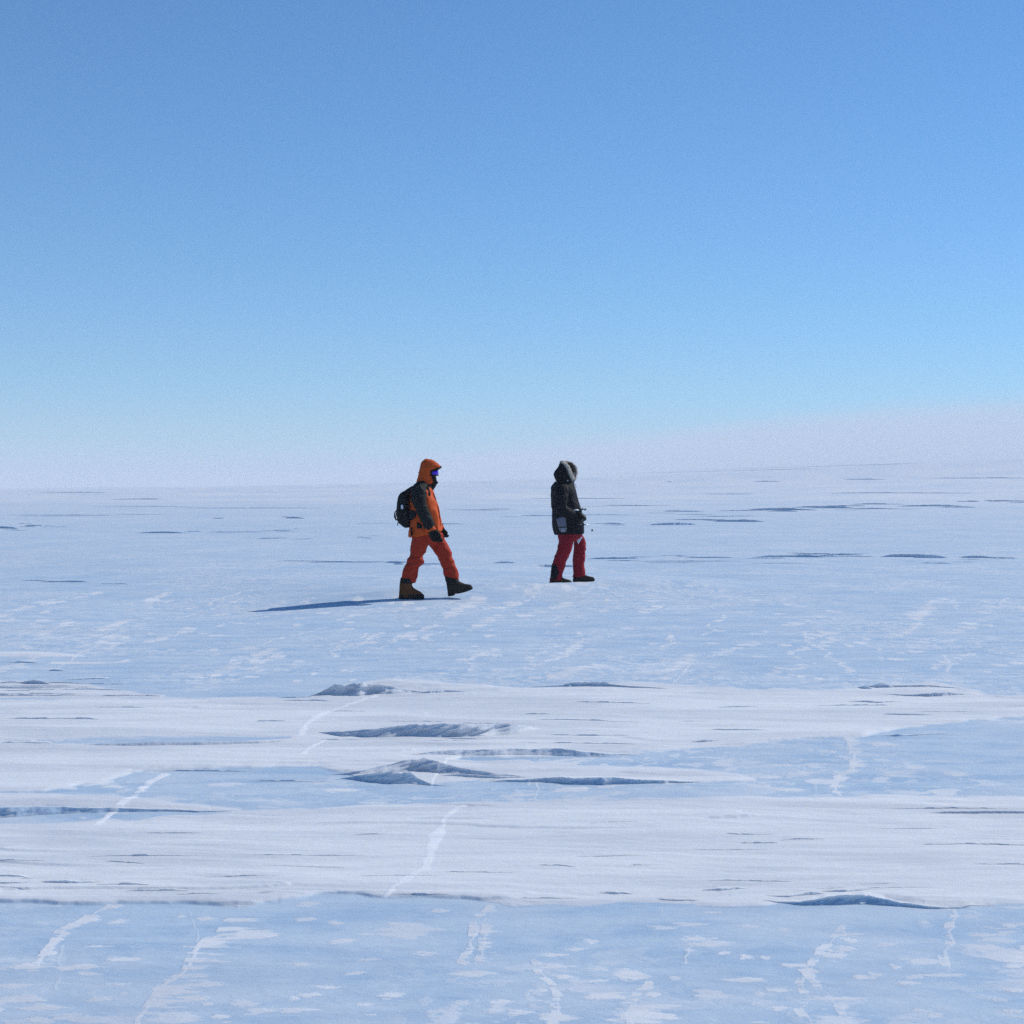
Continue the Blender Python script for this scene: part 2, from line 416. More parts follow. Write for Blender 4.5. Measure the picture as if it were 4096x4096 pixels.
# ---- loose lens-shaped snow patches lying on the ice:  (u, v, half length px, half height px)
lens = [(407,931,28,6),(345,941,14,2.5),(246,1006,15,2.5),(262,1013,15,3),(392,998,11,2.5),(470,976,20,2.5),(427,955,10,2),(250,935,24,3.5),(207,918,8,1.5),(310,903,10,1.6),(440,910,10,1.6),
 (630,977,16,4),(610,998,20,3),(655,997,7,2),(715,997,17,3.2),(760,996,6,1.6),(648,1018,22,6),(660,1009,28,2.5),(715,945,26,2.5),(700,940,16,1.5),(745,982,22,1.8),(835,956,10,3.5),(848,950,9,2),(850,941,7,2),
 (925,962,20,3),(945,975,24,1.2),(985,948,22,2),(985,935,12,1.4),(1015,965,12,1.5),(1015,990,12,2),(915,978,10,1.6),(840,1000,32,1.4),(845,1022,26,4),(935,1016,9,2.4),(1012,1011,10,1.5),(555,968,14,2),(565,979,9,1.6),
 (560,1021,18,3),(690,925,18,1.6),(750,927,12,1.4),(785,930,8,1.2),(780,1010,9,1.5),(30,967,24,2),(85,967,16,2),(20,1000,26,2),(45,1008,20,2.6),(15,985,20,1.6),(100,1000,16,1.6),(120,985,18,1.4),(130,960,16,1.6),(330,990,14,1.4),(355,975,10,1.3),(180,1020,30,5),(40,1021,14,2.5),
 (195,1000,18,2.5),(210,985,20,2.5),(300,1012,22,1.6),(500,1005,10,1.6),(520,1015,12,2),(300,966,10,1.4),(1000,1000,8,1.5),(885,745,14,1.4),(915,768,10,1.4),(770,777,10,1.4),(605,803,8,1),(960,775,12,1.2),(790,790,14,1.2),(165,800,20,2),(230,785,18,1.6),(340,790,16,1.6),(620,793,12,1.6)]
for k in range(150):
    lens.append((rng.uniform(-40, 1064), rng.uniform(592, 686), rng.uniform(3, 9), rng.uniform(0.5, 1.1)))
for k in range(36):
    u, v = rng.uniform(-20, 1000), rng.uniform(600, 680); n = rng.integers(5, 11); sl = rng.uniform(1.2, 3.2)
    for q in range(n):
        t = q / n
        lens.append((u + 34 * t * sl / 2 + rng.uniform(-5, 5), v - 15 * t + rng.uniform(-1.5, 1.5), rng.uniform(2.5, 9), rng.uniform(0.5, 1.2)))
for k in range(70):
    lens.append((rng.uniform(-40, 1064), rng.uniform(912, 1030), rng.uniform(4, 14), rng.uniform(0.7, 1.8)))
for k, (u, v, a, b) in enumerate(lens):
    xc, yc = hit(u, v)
    rx = a * yc / FPX * 1.15; ry = b * yc * yc / (CAM_H * FPX) * 1.35
    r = np.nonzero(np.abs(rows - yc) < ry * 2.4)[0]
    if len(r) < 1: continue
    r0, r1 = r[0], r[-1] + 1
    c = np.nonzero((np.abs(X[r0:r1] - xc) < rx * 2.4).any(0))[0]
    if len(c) < 1: continue
    c0, c1 = c[0], c[-1] + 1
    Xs, Ys = X[r0:r1, c0:c1] - xc, Y[r0:r1, c0:c1] - yc
    sk = 0.25 * rng.uniform(-1, 1)
    q = np.hypot(Xs / rx, (Ys + sk * Xs * ry / rx) / ry / np.clip(1 - 0.45 * Xs / rx, 0.35, 1.5))
    q = q + 0.9 * fbm2((Xs + xc) / (0.8 * rx), (Ys + yc) / (0.35 * ry), 201 + k, 4, 0.65)
    snow[r0:r1, c0:c1] = np.maximum(snow[r0:r1, c0:c1], rng.uniform(0.75, 1.0) * (1 - sstep(0.65, 1.15, q)))

snow = np.maximum(snow, front * (0.25 * sstep(22, 45, Y) + 0.55 * sstep(40, 220, Y)) * (0.75 + 0.5 * fbm2(X / 9, Y / 12, 231, 3)))
# a little trodden relief on bare ice
Z += (1 - snow) * front * np.exp(-np.maximum(Y, 0) / 18) * 0.0016 * fbm2(X / 0.12, Y / 0.09, 221, 2)

me = bpy.data.meshes.new('ground')
nv = NR * NC
co = np.stack([X, Y, Z], -1).reshape(-1)
idx = np.arange(nv).reshape(NR, NC)
quads = np.stack([idx[1:, :-1], idx[1:, 1:], idx[:-1, 1:], idx[:-1, :-1]], -1).reshape(-1)
nq = len(quads) // 4
me.vertices.add(nv); me.vertices.foreach_set('co', co)
me.loops.add(nq * 4); me.loops.foreach_set('vertex_index', quads.astype(np.int32))
me.polygons.add(nq); me.polygons.foreach_set('loop_start', np.arange(0, nq * 4, 4, dtype=np.int32))
me.polygons.foreach_set('use_smooth', np.ones(nq, dtype=bool))
me.update(calc_edges=True)
att = me.attributes.new('snow_cover', 'FLOAT', 'POINT'); att.data.foreach_set('value', np.clip(snow, 0, 1).reshape(-1).astype(np.float32))
att = me.attributes.new('fresh_snow', 'FLOAT', 'POINT'); att.data.foreach_set('value', np.clip(fresh, 0, 1).reshape(-1).astype(np.float32))
def ground_z(x, y):
    j = int(np.argmin(np.abs(rows - y))); i = int(np.argmin(np.abs(X[j] - x)))
    return float(Z[j, i])

# ---- ground material
gm, N, L, P = new_mat('snow_and_ice')
tc = N.new('ShaderNodeTexCoord'); at = N.new('ShaderNodeAttribute'); at.attribute_name = 'snow_cover'
def mapped(sx, sy, rz=0.0, loc=(0, 0, 0)):
    m = N.new('ShaderNodeMapping'); m.inputs['Scale'].default_value = (sx, sy, 1); m.inputs['Rotation'].default_value = (0, 0, rz); m.inputs['Location'].default_value = loc
    L.new(tc.outputs['Object'], m.inputs['Vector']); return m
def noise(mp, detail=3, rough=0.55, dist=0.0):
    n = N.new('ShaderNodeTexNoise'); n.inputs['Scale'].default_value = 1; n.inputs['Detail'].default_value = detail
    n.inputs['Roughness'].default_value = rough; n.inputs['Distortion'].default_value = dist
    L.new(mp.outputs['Vector'], n.inputs['Vector']); return n.outputs['Fac']
def mrange(v, a, b, c=0.0, d=1.0):
    n = N.new('ShaderNodeMapRange'); n.inputs['From Min'].default_value = a; n.inputs['From Max'].default_value = b
    n.inputs['To Min'].default_value = c; n.inputs['To Max'].default_value = d; L.new(v, n.inputs['Value']); return n.outputs['Result']
def math2(op, a, b):
    n = N.new('ShaderNodeMath'); n.operation = op
    for k, q in enumerate((a, b)):
        if isinstance(q, (int, float)): n.inputs[k].default_value = q
        else: L.new(q, n.inputs[k])
    return n.outputs[0]
def mixc(f, a, b):
    n = N.new('ShaderNodeMix'); n.data_type = 'RGBA'
    L.new(f, n.inputs[0])
    for k, q in ((6, a), (7, b)):
        if isinstance(q, tuple): n.inputs[k].default_value = (*q, 1)
        else: L.new(q, n.inputs[k])
    return n.outputs[2]
fleck = mrange(noise(mapped(3.0, 3.6, 0.12), 4, 0.6, 0.4), 0.545, 0.585)
fleck2 = mrange(noise(mapped(8.0, 8.0, 0.2, (3, 1, 0)), 3, 0.6, 0.3), 0.56, 0.60)
sepx = N.new('ShaderNodeSeparateXYZ'); L.new(tc.outputs['Object'], sepx.inputs['Vector'])
farw = mrange(sepx.outputs['Y'], 9.0, 14.0)
fleck3 = math2('MULTIPLY', mrange(noise(mapped(6.5, 3.0, -0.15, (2, 8, 0)), 3, 0.55, 0.3), 0.555, 0.585), farw)
fleck4 = math2('MULTIPLY', mrange(noise(mapped(12.0, 4.5, -0.3, (6, 3, 0)), 2, 0.55, 0.2), 0.56, 0.59), farw)
fleck = math2('MULTIPLY', fleck, mrange(farw, 0, 1, 1.0, 0.25))
cluster = mrange(noise(mapped(0.42, 0.28, 0.5), 3, 0.6), 0.44, 0.57, 0.12, 1.0)
veil = mrange(noise(mapped(1.3, 1.1, 0.1, (9, 4, 0)), 5, 0.65), 0.44, 0.60, 0.0, 0.26)
fl = math2('MULTIPLY', math2('MAXIMUM', math2('MAXIMUM', fleck, math2('MULTIPLY', fleck2, 0.7)), math2('MULTIPLY', math2('MAXIMUM', fleck3, fleck4), 0.6)), cluster)
fl = math2('MAXIMUM', math2('MULTIPLY', fl, 1.0), veil)
mask = math2('MAXIMUM', at.outputs['Fac'], fl)
ice_n = noise(mapped(1.3, 4.2, 0.08, (5, 2, 0)), 6, 0.65, 0.5)
ice_c = mixc(mrange(ice_n, 0.42, 0.58), (0.39, 0.525, 0.67), (0.49, 0.61, 0.725))
sn_n = noise(mapped(0.55, 2.0, 0.10, (1, 7, 0)), 6, 0.62, 0.8)
snow_c = mixc(mrange(sn_n, 0.42, 0.58), (0.625, 0.655, 0.70), (0.735, 0.76, 0.79))
fr = N.new('ShaderNodeAttribute'); fr.attribute_name = 'fresh_snow'
col = mixc(mask, ice_c, snow_c)
col = mixc(fr.outputs['Fac'], col, (0.88, 0.90, 0.93))
L.new(col, P.inputs['Base Color'])
L.new(mrange(mask, 0, 1, 0.55, 0.85), P.inputs['Roughness'])
P.inputs['Specular IOR Level'].default_value = 0.25
P.inputs['Subsurface Weight'].default_value = 0.25; P.inputs['Subsurface Scale'].default_value = 0.06
P.inputs['Subsurface Radius'].default_value = (0.6, 0.75, 1.0)
b1 = N.new('ShaderNodeBump'); b1.inputs['Strength'].default_value = 0.5; b1.inputs['Distance'].default_value = 0.010
L.new(noise(mapped(11, 22, 0.1), 6, 0.72, 0.3), b1.inputs['Height'])
b2 = N.new('ShaderNodeBump'); b2.inputs['Strength'].default_value = 0.25; b2.inputs['Distance'].default_value = 0.006
L.new(mask, b2.inputs['Height']); L.new(b1.outputs['Normal'], b2.inputs['Normal'])
L.new(b2.outputs['Normal'], P.inputs['Normal'])
ground = link('ground', me, gm); ground['kind'] = 'structure'

# ------------------------------------------------------------------ sastrugi: wind-carved snow ridges with a steep broken face and a long tail
_rr = -rows
def samp(A, x, y):
    j = np.clip(np.searchsorted(_rr, -y) - 1, 0, NR - 2)
    fj = np.clip((rows[j] - y) / (rows[j] - rows[j + 1]), 0, 1)
    ci = np.clip(U0 + FPX * x / y - ucols[0], 0, len(ucols) - 1.001); i0 = ci.astype(int); fi = ci - i0; i0 = i0 + len(offs)
    return (A[j, i0] * (1 - fi) + A[j, i0 + 1] * fi) * (1 - fj) + (A[j + 1, i0] * (1 - fi) + A[j + 1, i0 + 1] * fi) * fj

def ridge(pts, tail=7.0, jag=1.0, w=0.32, ledge=0.5, diag=0.0, seed=0, cover=1.0, brk=0.0):
    fx, fy = hit_many(pts)
    hp = np.array([p[2] for p in pts]) * fy / FPX
    ym = float(fy.mean()); hmax = float(hp.max()); px = ym / FPX
    n = int(np.clip((fx[-1] - fx[0]) / px * 1.5, 24, 460))
    xs = np.linspace(fx[0], fx[-1], n); sc = hmax
    end = np.minimum(1, 6 * np.minimum(np.arange(n), n - 1 - np.arange(n)) / n)
    foot = np.interp(xs, fx, fy) + jag * hmax * 1.3 * fbm2(xs / (5 * sc), xs * 0 + seed * 3.7, 91 + seed, 4, 0.6)
    h = np.interp(xs, fx, hp) * (1 + jag * (0.14 * fbm2(xs / (3.5 * sc), xs * 0 + 5.1, 95 + seed, 3) + 0.30 * (0.5 - np.abs(fbm2(xs / (1.1 * sc), xs * 0 + 8.1, 96 + seed, 4, 0.6)))))
    h = h * (1 - brk * sstep(0.15, -0.25, fbm2(xs / (9 * sc), xs * 0 + 2.7 * seed, 97 + seed, 2)))
    h = np.maximum(h, 0.0)
    hs = np.interp(xs, fx, hp)
    NF, NT = 14, 20
    P = []; C = []
    for k in range(NF + 1):
        f = k / NF
        z = h * f
        ph = xs / (1.5 * sc) - diag * f * h / sc * 1.6
        led = fbm2(ph, f * h / sc * (3.2 if diag == 0 else 1.2) + xs * 0 + seed, 101 + seed, 3, 0.6)
        d = h * w * f + ledge * hs * (0.55 * led + 0.12) * math.sin(math.pi * min(1, 0.15 + 0.85 * f)) 
        y = foot + d
        zz = samp(Z, xs, y) + z - (0.04 * hmax if k else 0.35 * hmax)
        P.append(np.stack([xs, y, zz], 1)); C.append(cover * np.clip(0.22 + 0.9 * led + 0.6 * sstep(0.7, 1.0, f), 0.0, 1))  # lower cover tints the shaded face ice blue, painting in scattered light
    for k in range(1, NT + 1):
        t = (k / NT) ** 1.5
        T = tail * (0.35 * hmax + 0.65 * hs)
        d = h * w + T * t
        y = foot + d + ledge * hs * 0.07 * (1 - t)
        blend = sstep(0, 0.35, t)
        prof = (1 - t) ** 1.9
        z = (h * (1 - blend) + hs * blend) * prof + 0.10 * hs * prof * fbm2(xs / (4 * sc), y / (0.7 * sc), 111 + seed, 2) * blend
        z = z - 0.04 * hmax - 0.10 * hmax * t
        P.append(np.stack([xs, y, samp(Z, xs, y) + z], 1))
        C.append(cover * (1 - sstep(0.35, 0.9, t + 0.5 * fbm2(xs / (3 * sc), y / (0.6 * sc), 121 + seed, 3))))
    P = np.array(P); C = np.array(C)
    C = np.maximum(C, samp(snow, P[..., 0].ravel(), P[..., 1].ravel()).reshape(C.shape))
    m = len(P); ids = np.arange(m * n).reshape(m, n)
    q = np.stack([ids[:-1, :-1], ids[:-1, 1:], ids[1:, 1:], ids[1:, :-1]], -1).reshape(-1)
    me = bpy.data.meshes.new('snow_ridge'); nq = len(q) // 4
    me.vertices.add(m * n); me.vertices.foreach_set('co', P.reshape(-1))
    me.loops.add(nq * 4); me.loops.foreach_set('vertex_index', q.astype(np.int32))
    me.polygons.add(nq); me.polygons.foreach_set('loop_start', np.arange(0, nq * 4, 4, dtype=np.int32))
    me.polygons.foreach_set('use_smooth', np.ones(nq, dtype=bool)); me.update(calc_edges=True)
    at_ = me.attributes.new('snow_cover', 'FLOAT', 'POINT'); at_.data.foreach_set('value', np.clip(C, 0, 1).reshape(-1).astype(np.float32))
    o = link('snow_ridge', me, gm); o['kind'] = 'structure'
    return o

big = [
 ([(306,698,0),(320,697.5,5),(335,698,13),(345,698,11),(360,698,13.5),(372,697.5,11),(385,697,9),(400,696,5.5),(412,695,2.5),(430,694,0)], 7, 0.9, 0.55, 1.5, 0.7),
 ([(412,696,0),(430,696,2.5),(448,695,2),(470,695,0)], 8, 1, 0.4, 0.5, 0),
 ([(315,734,0),(340,738,5),(370,740,9),(400,740,12),(430,740,13),(460,740,14),(490,738,13),(510,736,10),(525,734,6),(542,731,0)], 6, 0.6, 0.95, 1.5, 1.3),
 ([(535,722,0),(560,722,2.2),(600,723,1.6),(645,724,0)], 8, 0.8, 0.35, 0.5, 0),
 ([(325,776,0),(360,776,4),(390,774,8),(410,773,12),(425,773,14),(440,774,11),(460,775,6.5),(490,777,4),(530,778,0)], 6, 0.6, 1.1, 1.6, 1.3),
 ([(338,779,0),(355,781,5),(380,784,10),(400,785,12),(411,785,12),(418,785,6),(430,786,2.5),(455,786,0)], 5, 0.6, 0.8, 1.4, 1.3),
 ([(440,777,0),(465,778,3),(500,780,2.2),(540,779,0)], 6, 1, 0.5, 0.5, 0.5),
 ([(485,781,0),(520,782.5,3),(545,783.5,5.5),(570,785,7.5),(590,785.5,8),(620,785,6.5),(650,784,4.5),(690,783,2),(706,782,0)], 10, 0.6, 0.5, 1.0, 0.6),
 ([(755,902,0),(790,904,3),(805,905,6),(830,905,11),(850,905,12),(870,904,12),(885,905,10),(900,907,6.5),(930,909,4),(960,908,2),(1010,905,0)], 8, 0.6, 0.6, 1.2, 0.6),
 ([(700,891,0),(720,892,5),(735,890,3.5),(746,889,0)], 9, 0.5, 0.4, 0.5, 0),
 ([(764,896,0),(790,898,3.5),(810,896,3.5),(829,895,0)], 9, 0.6, 0.4, 0.5, 0),
 ([(820,892,0),(845,893,3),(870,891,0)], 9, 0.6, 0.4, 0.5, 0),
 ([(520,688,0),(545,687.5,2.4),(575,687.5,5.5),(590,687.5,5),(610,688.5,5.5),(640,690,4.4),(675,691,0)], 9, 0.9, 0.6, 1.3, 0.5),
 ([(856,688,0),(866,689,4.5),(873,690,0)], 5, 1, 0.3, 0.6, 0),
 ([(867,687,0),(880,688.5,5.5),(900,688.5,5.5),(930,688.5,3.4),(968,689,0)], 9, 0.9, 0.55, 1.3, 0.5),
 ([(876,694,0),(905,696,3),(930,697,5),(950,696,4),(975,694,0)], 9, 0.8, 0.7, 1.3, 0.5),
 ([(846,702,0),(880,703,3),(905,702,0)], 9, 0.7, 0.4, 0.5, 0),
 ([(880,736,0),(898,737,3),(925,735,2),(950,734,0)], 9, 0.7, 0.4, 0.5, 0),
 ([(690,744,0),(705,744,2.4),(722,743,0)], 7, 0.8, 0.4, 0.5, 0),
 ([(-75,820,14),(-30,820,13),(0,819,12),(30,817.5,9),(60,815,7),(120,813,4),(200,812.5,2.4),(246,811,0)], 8, 0.4, 0.9, 0.8, 0.4),
 ([(80,748,0),(130,748.5,3),(200,748,3.2),(260,746.5,2.4),(300,744,0)], 12, 0.4, 1.3, 0.3, 0.3),
 ([(408,758,0),(440,758,4),(480,757.5,6),(520,757,6.5),(560,757,5.5),(600,757.5,4),(645,756,0)], 10, 0.4, 1.35, 0.8, 0.8),
]
# thin carved steps:   (u0, u1, v, height px)
thin = [(0,55,745,3),(18,52,685.5,4),(62,110,680,3.2),(-40,20,696,3.5),(48,66,671.5,2),(-30,70,690,1.6),(60,130,692,1.6),(100,160,697.5,1.5),(0,40,663,2),(278,308,699,1.2),
 (40,102,885,3),(95,150,888,2.4),(123,190,892,2.2),(-40,36,879,1.6),(-40,28,886,1.6),(316,365,856,2),(84,200,858,2.2),(598,636,894,2.2),(520,580,899,1.6),(657,698,900,2.2),
 (738,780,844,1.8),(780,828,841,1.5),(390,450,896,2),(920,1024,846,2.0),(930,1090,815,2.6),(880,1010,811,2),(250,330,782,1.6),(150,260,772,1.6),(0,100,721,2.2),(540,640,738,1.6),(550,640,746,1.4),
 (585,641,559.5,2.6),(636,748,562,1.3),(684,735,558.5,1.5),(752,828,557.5,3.2),(790,840,554.5,1.6),(817,867,555.5,2.4),(878,949,557,4.2),(958,1018,557.5,2),(920,953,563,1.2),(538,577,567.5,3.2),
 (36,92,582.5,2),(305,386,564.5,1.6),(384,405,565,4.2),(418,444,566,2.2),(492,516,563.5,2.2),(136,188,532.5,2.2),(205,268,531.5,1.1),(271,293,530,1.4),(255,292,538.5,1.6),(355,372,538,1),
 (-20,20,528.5,2.8),(24,44,526,2),(40,70,527,1.0),(210,227,519,1.6),(284,304,518.5,2.2),(109,165,499.5,1.4),(30,110,492.5,0.8),(587,628,523.5,1.4),(645,698,525,3.2),(711,766,521.5,3),(662,710,511.5,1.2),
 (743,820,510.5,3),(790,853,507.5,2.4),(850,900,509,1.4),(893,965,506,3),(955,983,501,1.8),(982,1040,500.5,1.4),(751,782,481.5,1.2),(841,890,479.5,1.1),(662,674,481.5,1),(920,1030,478,1.0),(700,830,467,0.8),(860,1030,459,0.9),
 (700,760,516,1.2),(520,560,516,1.2),(560,640,515,0.8),(600,680,505,0.8),(400,470,524,1.0),(440,520,510,0.8),(520,640,498,0.8),(170,330,508,0.8),(0,120,515,0.9),(820,1000,493,1.0),(640,760,494,0.9)]
for k, (pts, tl, jg, ww, ld, dg) in enumerate(big): ridge([(p[0], p[1], p[2] * (0.72 if k in (3, 8, 12, 14, 15, 16, 17) else 0.88)) for p in pts], tl, jg, ww, ld, dg, seed=k + 1, brk=(0.5 if k in (3, 9, 10, 11, 12, 14, 15, 16, 17) else 0.15))
more = []
def in_snow(u, v):
    x, y = hit(u, v); return float(samp(snow, np.array([x]), np.array([y]))[0]) > 0.8
while len(more) < 46:
    u, v = rng.uniform(-30, 1050), rng.choice([rng.uniform(702, 752), rng.uniform(810, 896)]); L_ = rng.uniform(25, 95)
    if in_snow(u, v) and in_snow(u + L_, v): more.append((u, u + L_, v, rng.uniform(0.5, 1.5)))
for q in range(9): more.append((rng.uniform(-60, 0), rng.uniform(40, 140), rng.uniform(683, 699), rng.uniform(0.8, 1.8)))
for a, b, v, hpx in thin:
    if 500 < v < 600:
        for q in range(2):
            c = 0.5 * (a + b) + rng.uniform(-0.9, 0.9) * (b - a); wd = (b - a) * rng.uniform(0.35, 0.9)
            more.append((c - wd / 2, c + wd / 2, v + rng.uniform(-2.4, 2.0), hpx * rng.uniform(0.3, 0.6)))
for k, (a, b, v, hpx) in enumerate(thin + more):
    far = v < 600
    mid = a + (b - a) * (0.25 + 0.5 * rng.random()); sl = rng.uniform(-0.8, 0.8) * (1 if not far else 0.3)
    hh = hpx * (0.8 if far else 0.85)
    ridge([(a, v - sl, 0), (a + 0.35 * (mid - a), v - 0.6 * sl, hh * 0.7), (mid, v, hh), (b - 0.4 * (b - mid), v + 0.4 * sl, hh * 0.65), (b, v + sl, 0)],
          10 if not far else 16, 0.8, 0.3, 0.4, 0.0, seed=30 + k, cover=1.0, brk=0.3 if far else 0.6)

# ================================================================== WALKERS
def frame(cx, cz, k):
    return lambda px, py: ((px - cx) * k, (cz - py) * k)

def hand(bm, F, wrist, knuckle, side, y, s=1.0, curl=1.0):
    """gloved hand: palm, four unequal curled fingers and a thumb that leaves the side of the palm"""
    wx, wz = F(*wrist); kx, kz = F(*knuckle)
    W = Vector((wx, y, wz)); K = Vector((kx, y, kz))
    d = (K - W).normalized(); n = Vector((d.z, 0, -d.x)); 
    lat = Vector((0, 1, 0))
    # palm: wide across the hand (blended between the lateral axis and n)
    acr = (lat * 0.55 + n * 0.6 * side).normalized(); inn = d.cross(acr).normalized()
    rings = []
    for t, wd, th in ((0, .034, .026), (.35, .042, .028), (.75, .050, .028), (1.0, .048, .024)):
        rings.append(ring_pts(W.lerp(K, t), acr * wd * s, inn * th * s, 16, 2.3))
    add_rings(bm, rings)
    for q, (off, ln) in enumerate(((-.036, .062), (-.012, .072), (.012, .068), (.035, .054))):
        b = K + acr * off * s - d * 0.012
        p = [b]; dirv = d.copy()
        for j in range(3):
            ang = curl * (0.45 + 0.12 * q * 0.3)
            dirv = (Matrix.Rotation(-ang, 3, acr) @ dirv)
            p.append(p[-1] + dirv * ln * s * (0.45, 0.36, 0.27)[j])
        add_tube(bm, p, [.0155 * s, .0150 * s, .0135 * s, .0105 * s], 10)
    tb = W.lerp(K, 0.3) - acr * .036 * s
    t1 = tb + (d * 0.6 - acr * 0.7 - inn * 0.2).normalized() * .045 * s
    t2 = t1 + (d * 0.95 - acr * 0.1 - inn * 0.3).normalized() * .036 * s
    add_tube(bm, [tb, t1, t2], [.019 * s, .017 * s, .012 * s], 10)

def V(F, px, py, y): 
    x, z = F(px, py); return Vector((x, y, z))

# ------------------------------------------------------------------ walker in orange
KO = 0.0011285
FO = frame(560, 1808, KO)
ox, oy = -1.180, 23.80
# body
bm = bmesh.new()
add_loft(bm, FO, [(520,440,660,450,.055),(540,380,690,385,.066),(545,320,705,330,.074),(548,260,705,270,.076),(565,215,690,220,.066),(600,188,660,190,.035)])
add_ball(bm, V(FO, 708, 345, 0), .016, .014, .02)
add_loft(bm, FO, [(540,500,640,500,.06),(530,440,640,445,.055)])
add_loft(bm, FO, [(460,500,630,510,.16),(440,580,660,580,.19),(440,700,690,700,.18),(450,850,700,850,.17),(450,980,720,980,.18),(460,1080,730,1080,.17),(480,1140,700,1140,.12)])
for y, sg in ((-.11, 0), (.11, 1)):
    if sg == 0: add_loft(bm, FO, [(460,1050,610,1060,.075),(455,1180,600,1180,.075),(420,1320,550,1330,.062),(375,1430,490,1440,.055),(345,1580,440,1600,.045),(310,1720,400,1740,.04)], y)
    else: add_loft(bm, FO, [(620,1040,740,1060,.075),(670,1170,800,1180,.072),(770,1320,870,1320,.06),(810,1430,920,1430,.055),(840,1580,930,1590,.045),(870,1690,950,1660,.04)], y)
add_tube(bm, [V(FO,540,530,-.17), V(FO,545,680,-.25), V(FO,580,800,-.265), V(FO,640,930,-.25), V(FO,690,1010,-.245)], [.065,.055,.048,.04,.035])
add_tube(bm, [V(FO,560,530,.17), V(FO,590,700,.25), V(FO,640,830,.25), V(FO,730,950,.19), V(FO,770,1000,.17)], [.065,.055,.048,.04,.035])
orange = solid('person', bm, M_SKIN, None, .016, 3)
tag(orange, 'person in bright orange hooded jacket and orange red trousers striding right with a dark backpack', 'person')

bm = bmesh.new()   # jacket
add_loft(bm, FO, [(505,470,640,490,.10),(450,500,664,515,.185),(420,540,678,545,.225),(408,620,704,620,.24),(404,700,732,700,.245),(402,800,756,800,.245),(402,900,772,905,.245),(400,990,776,975,.245),(398,1040,776,1000,.245),(398,1078,720,1030,.235)], e=2.4)
jacket = solid('jacket', bm, M_ORANGE, orange, .010, 2, .019, 8, (1.0, 1.0, 1.0), 3)
bm = bmesh.new()   # zip line down the front
zp = [V(FO, a, b, c) for a, b, c in ((672,535,-.045),(702,610,-.05),(730,690,-.052),(752,790,-.055),(764,880,-.057),(766,940,-.057),(764,990,-.057))]
add_tube(bm, zp, .0065, 8)
plain('zip', bm, M_BLACK, jacket)
bm = bmesh.new()   # hip pocket flap and hem panel
add_loft(bm, FO, [(505,900,560,930,.008,-.246),(500,950,572,975,.010,-.250),(512,985,560,990,.008,-.247)], 0, 14, 3)
plain('pocket_flap', bm, M_BLACK, jacket)
bm = bmesh.new()
add_loft(bm, FO, [(424,968,436,962,.10,-.14),(428,1062,444,1056,.10,-.14)], 0, 14, 3)
plain('hem_panel', bm, M_BLACK, jacket)

bm = bmesh.new()   # raglan sleeve, near side
add_tube(bm, [V(FO,575,462,-.06), V(FO,540,500,-.13), V(FO,520,560,-.215), V(FO,521,640,-.25), V(FO,553,722,-.268), V(FO,580,800,-.272), V(FO,615,872,-.266), V(FO,642,938,-.256), V(FO,655,978,-.252)],
         [.055,.085,.098,.100,.080,.074,.075,.070,.052], 20)
solid('sleeve', bm, M_BLACK, orange, .010, 2, .015, 14, (1, 1, 1.3), 9)
bm = bmesh.new()
add_tube(bm, [V(FO,575,470,.06), V(FO,545,520,.15), V(FO,560,600,.23), V(FO,590,720,.265), V(FO,640,830,.26), V(FO,715,930,.21), V(FO,755,975,.185)], [.055,.085,.095,.080,.074,.066,.054], 20)
solid('sleeve', bm, M_BLACK, orange, .010, 2, .010, 15, (1, 1, 1.3), 10)
for pts, s in (([(628,950,-.256),(665,985,-.252),(700,1010,-.25)], 21), ([(738,962,.195),(762,985,.182),(776,1000,.178)], 22)):
    bm = bmesh.new(); add_tube(bm, [V(FO, *p) for p in pts], [.058, .056, .050], 18)
    solid('sleeve_cuff', bm, M_ORANGE, orange, .009, 2, .006, 18, (1, 1, 1), s)
bm = bmesh.new()   # gloves
add_tube(bm, [V(FO,668,1000,-.25), V(FO,700,1035,-.25), V(FO,712,1060,-.25)], [.058,.060,.052], 16)
hand(bm, FO, (690,1020), (722,1092), 1, -.25, 1.4, 0.9)
add_ball(bm, V(FO, 715, 1058, -.25), .070, .052, .080)
solid('glove', bm, M_GLOVE, orange, .0065, 2, .004, 30, (1, 1, 1), 31)
bm = bmesh.new()
add_tube(bm, [V(FO,765,990,.18), V(FO,785,1020,.175)], [.046,.046], 16)
hand(bm, FO, (780,1005), (792,1050), 1, .17, 1.15, 0.9)
add_ball(bm, V(FO, 786, 1030, .17), .034, .045, .055)
solid('glove', bm, M_GLOVE, orange, .0065, 2, .004, 30, (1, 1, 1), 33)

bm = bmesh.new()   # trousers
add_loft(bm, FO, [(440,960,720,960,.19),(444,1060,760,1050,.185),(446,1120,740,1120,.15),(470,1165,690,1165,.09)])
add_loft(bm, FO, [(444,1030,640,1050,.10),(438,1110,636,1110,.105),(432,1185,622,1185,.105),(424,1255,598,1250,.098),(400,1310,578,1300,.092),(385,1345,576,1340,.094),(372,1390,572,1385,.092),(358,1430,520,1420,.086),(340,1480,506,1480,.084),(326,1535,488,1550,.084),(318,1580,468,1605,.080)], -.105)
add_loft(bm, FO, [(600,1020,780,1040,.10),(622,1110,806,1100,.105),(632,1175,834,1165,.102),(682,1235,866,1225,.098),(716,1290,890,1265,.094),(748,1330,896,1320,.090),(772,1400,928,1395,.086),(790,1460,956,1455,.085),(800,1505,972,1520,.084),(812,1530,986,1592,.074)], .105)
solid('trousers', bm, M_ORANGE_RED, orange, .010, 2, .019, 8, (0.8, 0.8, 1.5), 41)
bm = bmesh.new()   # gaiter cuffs
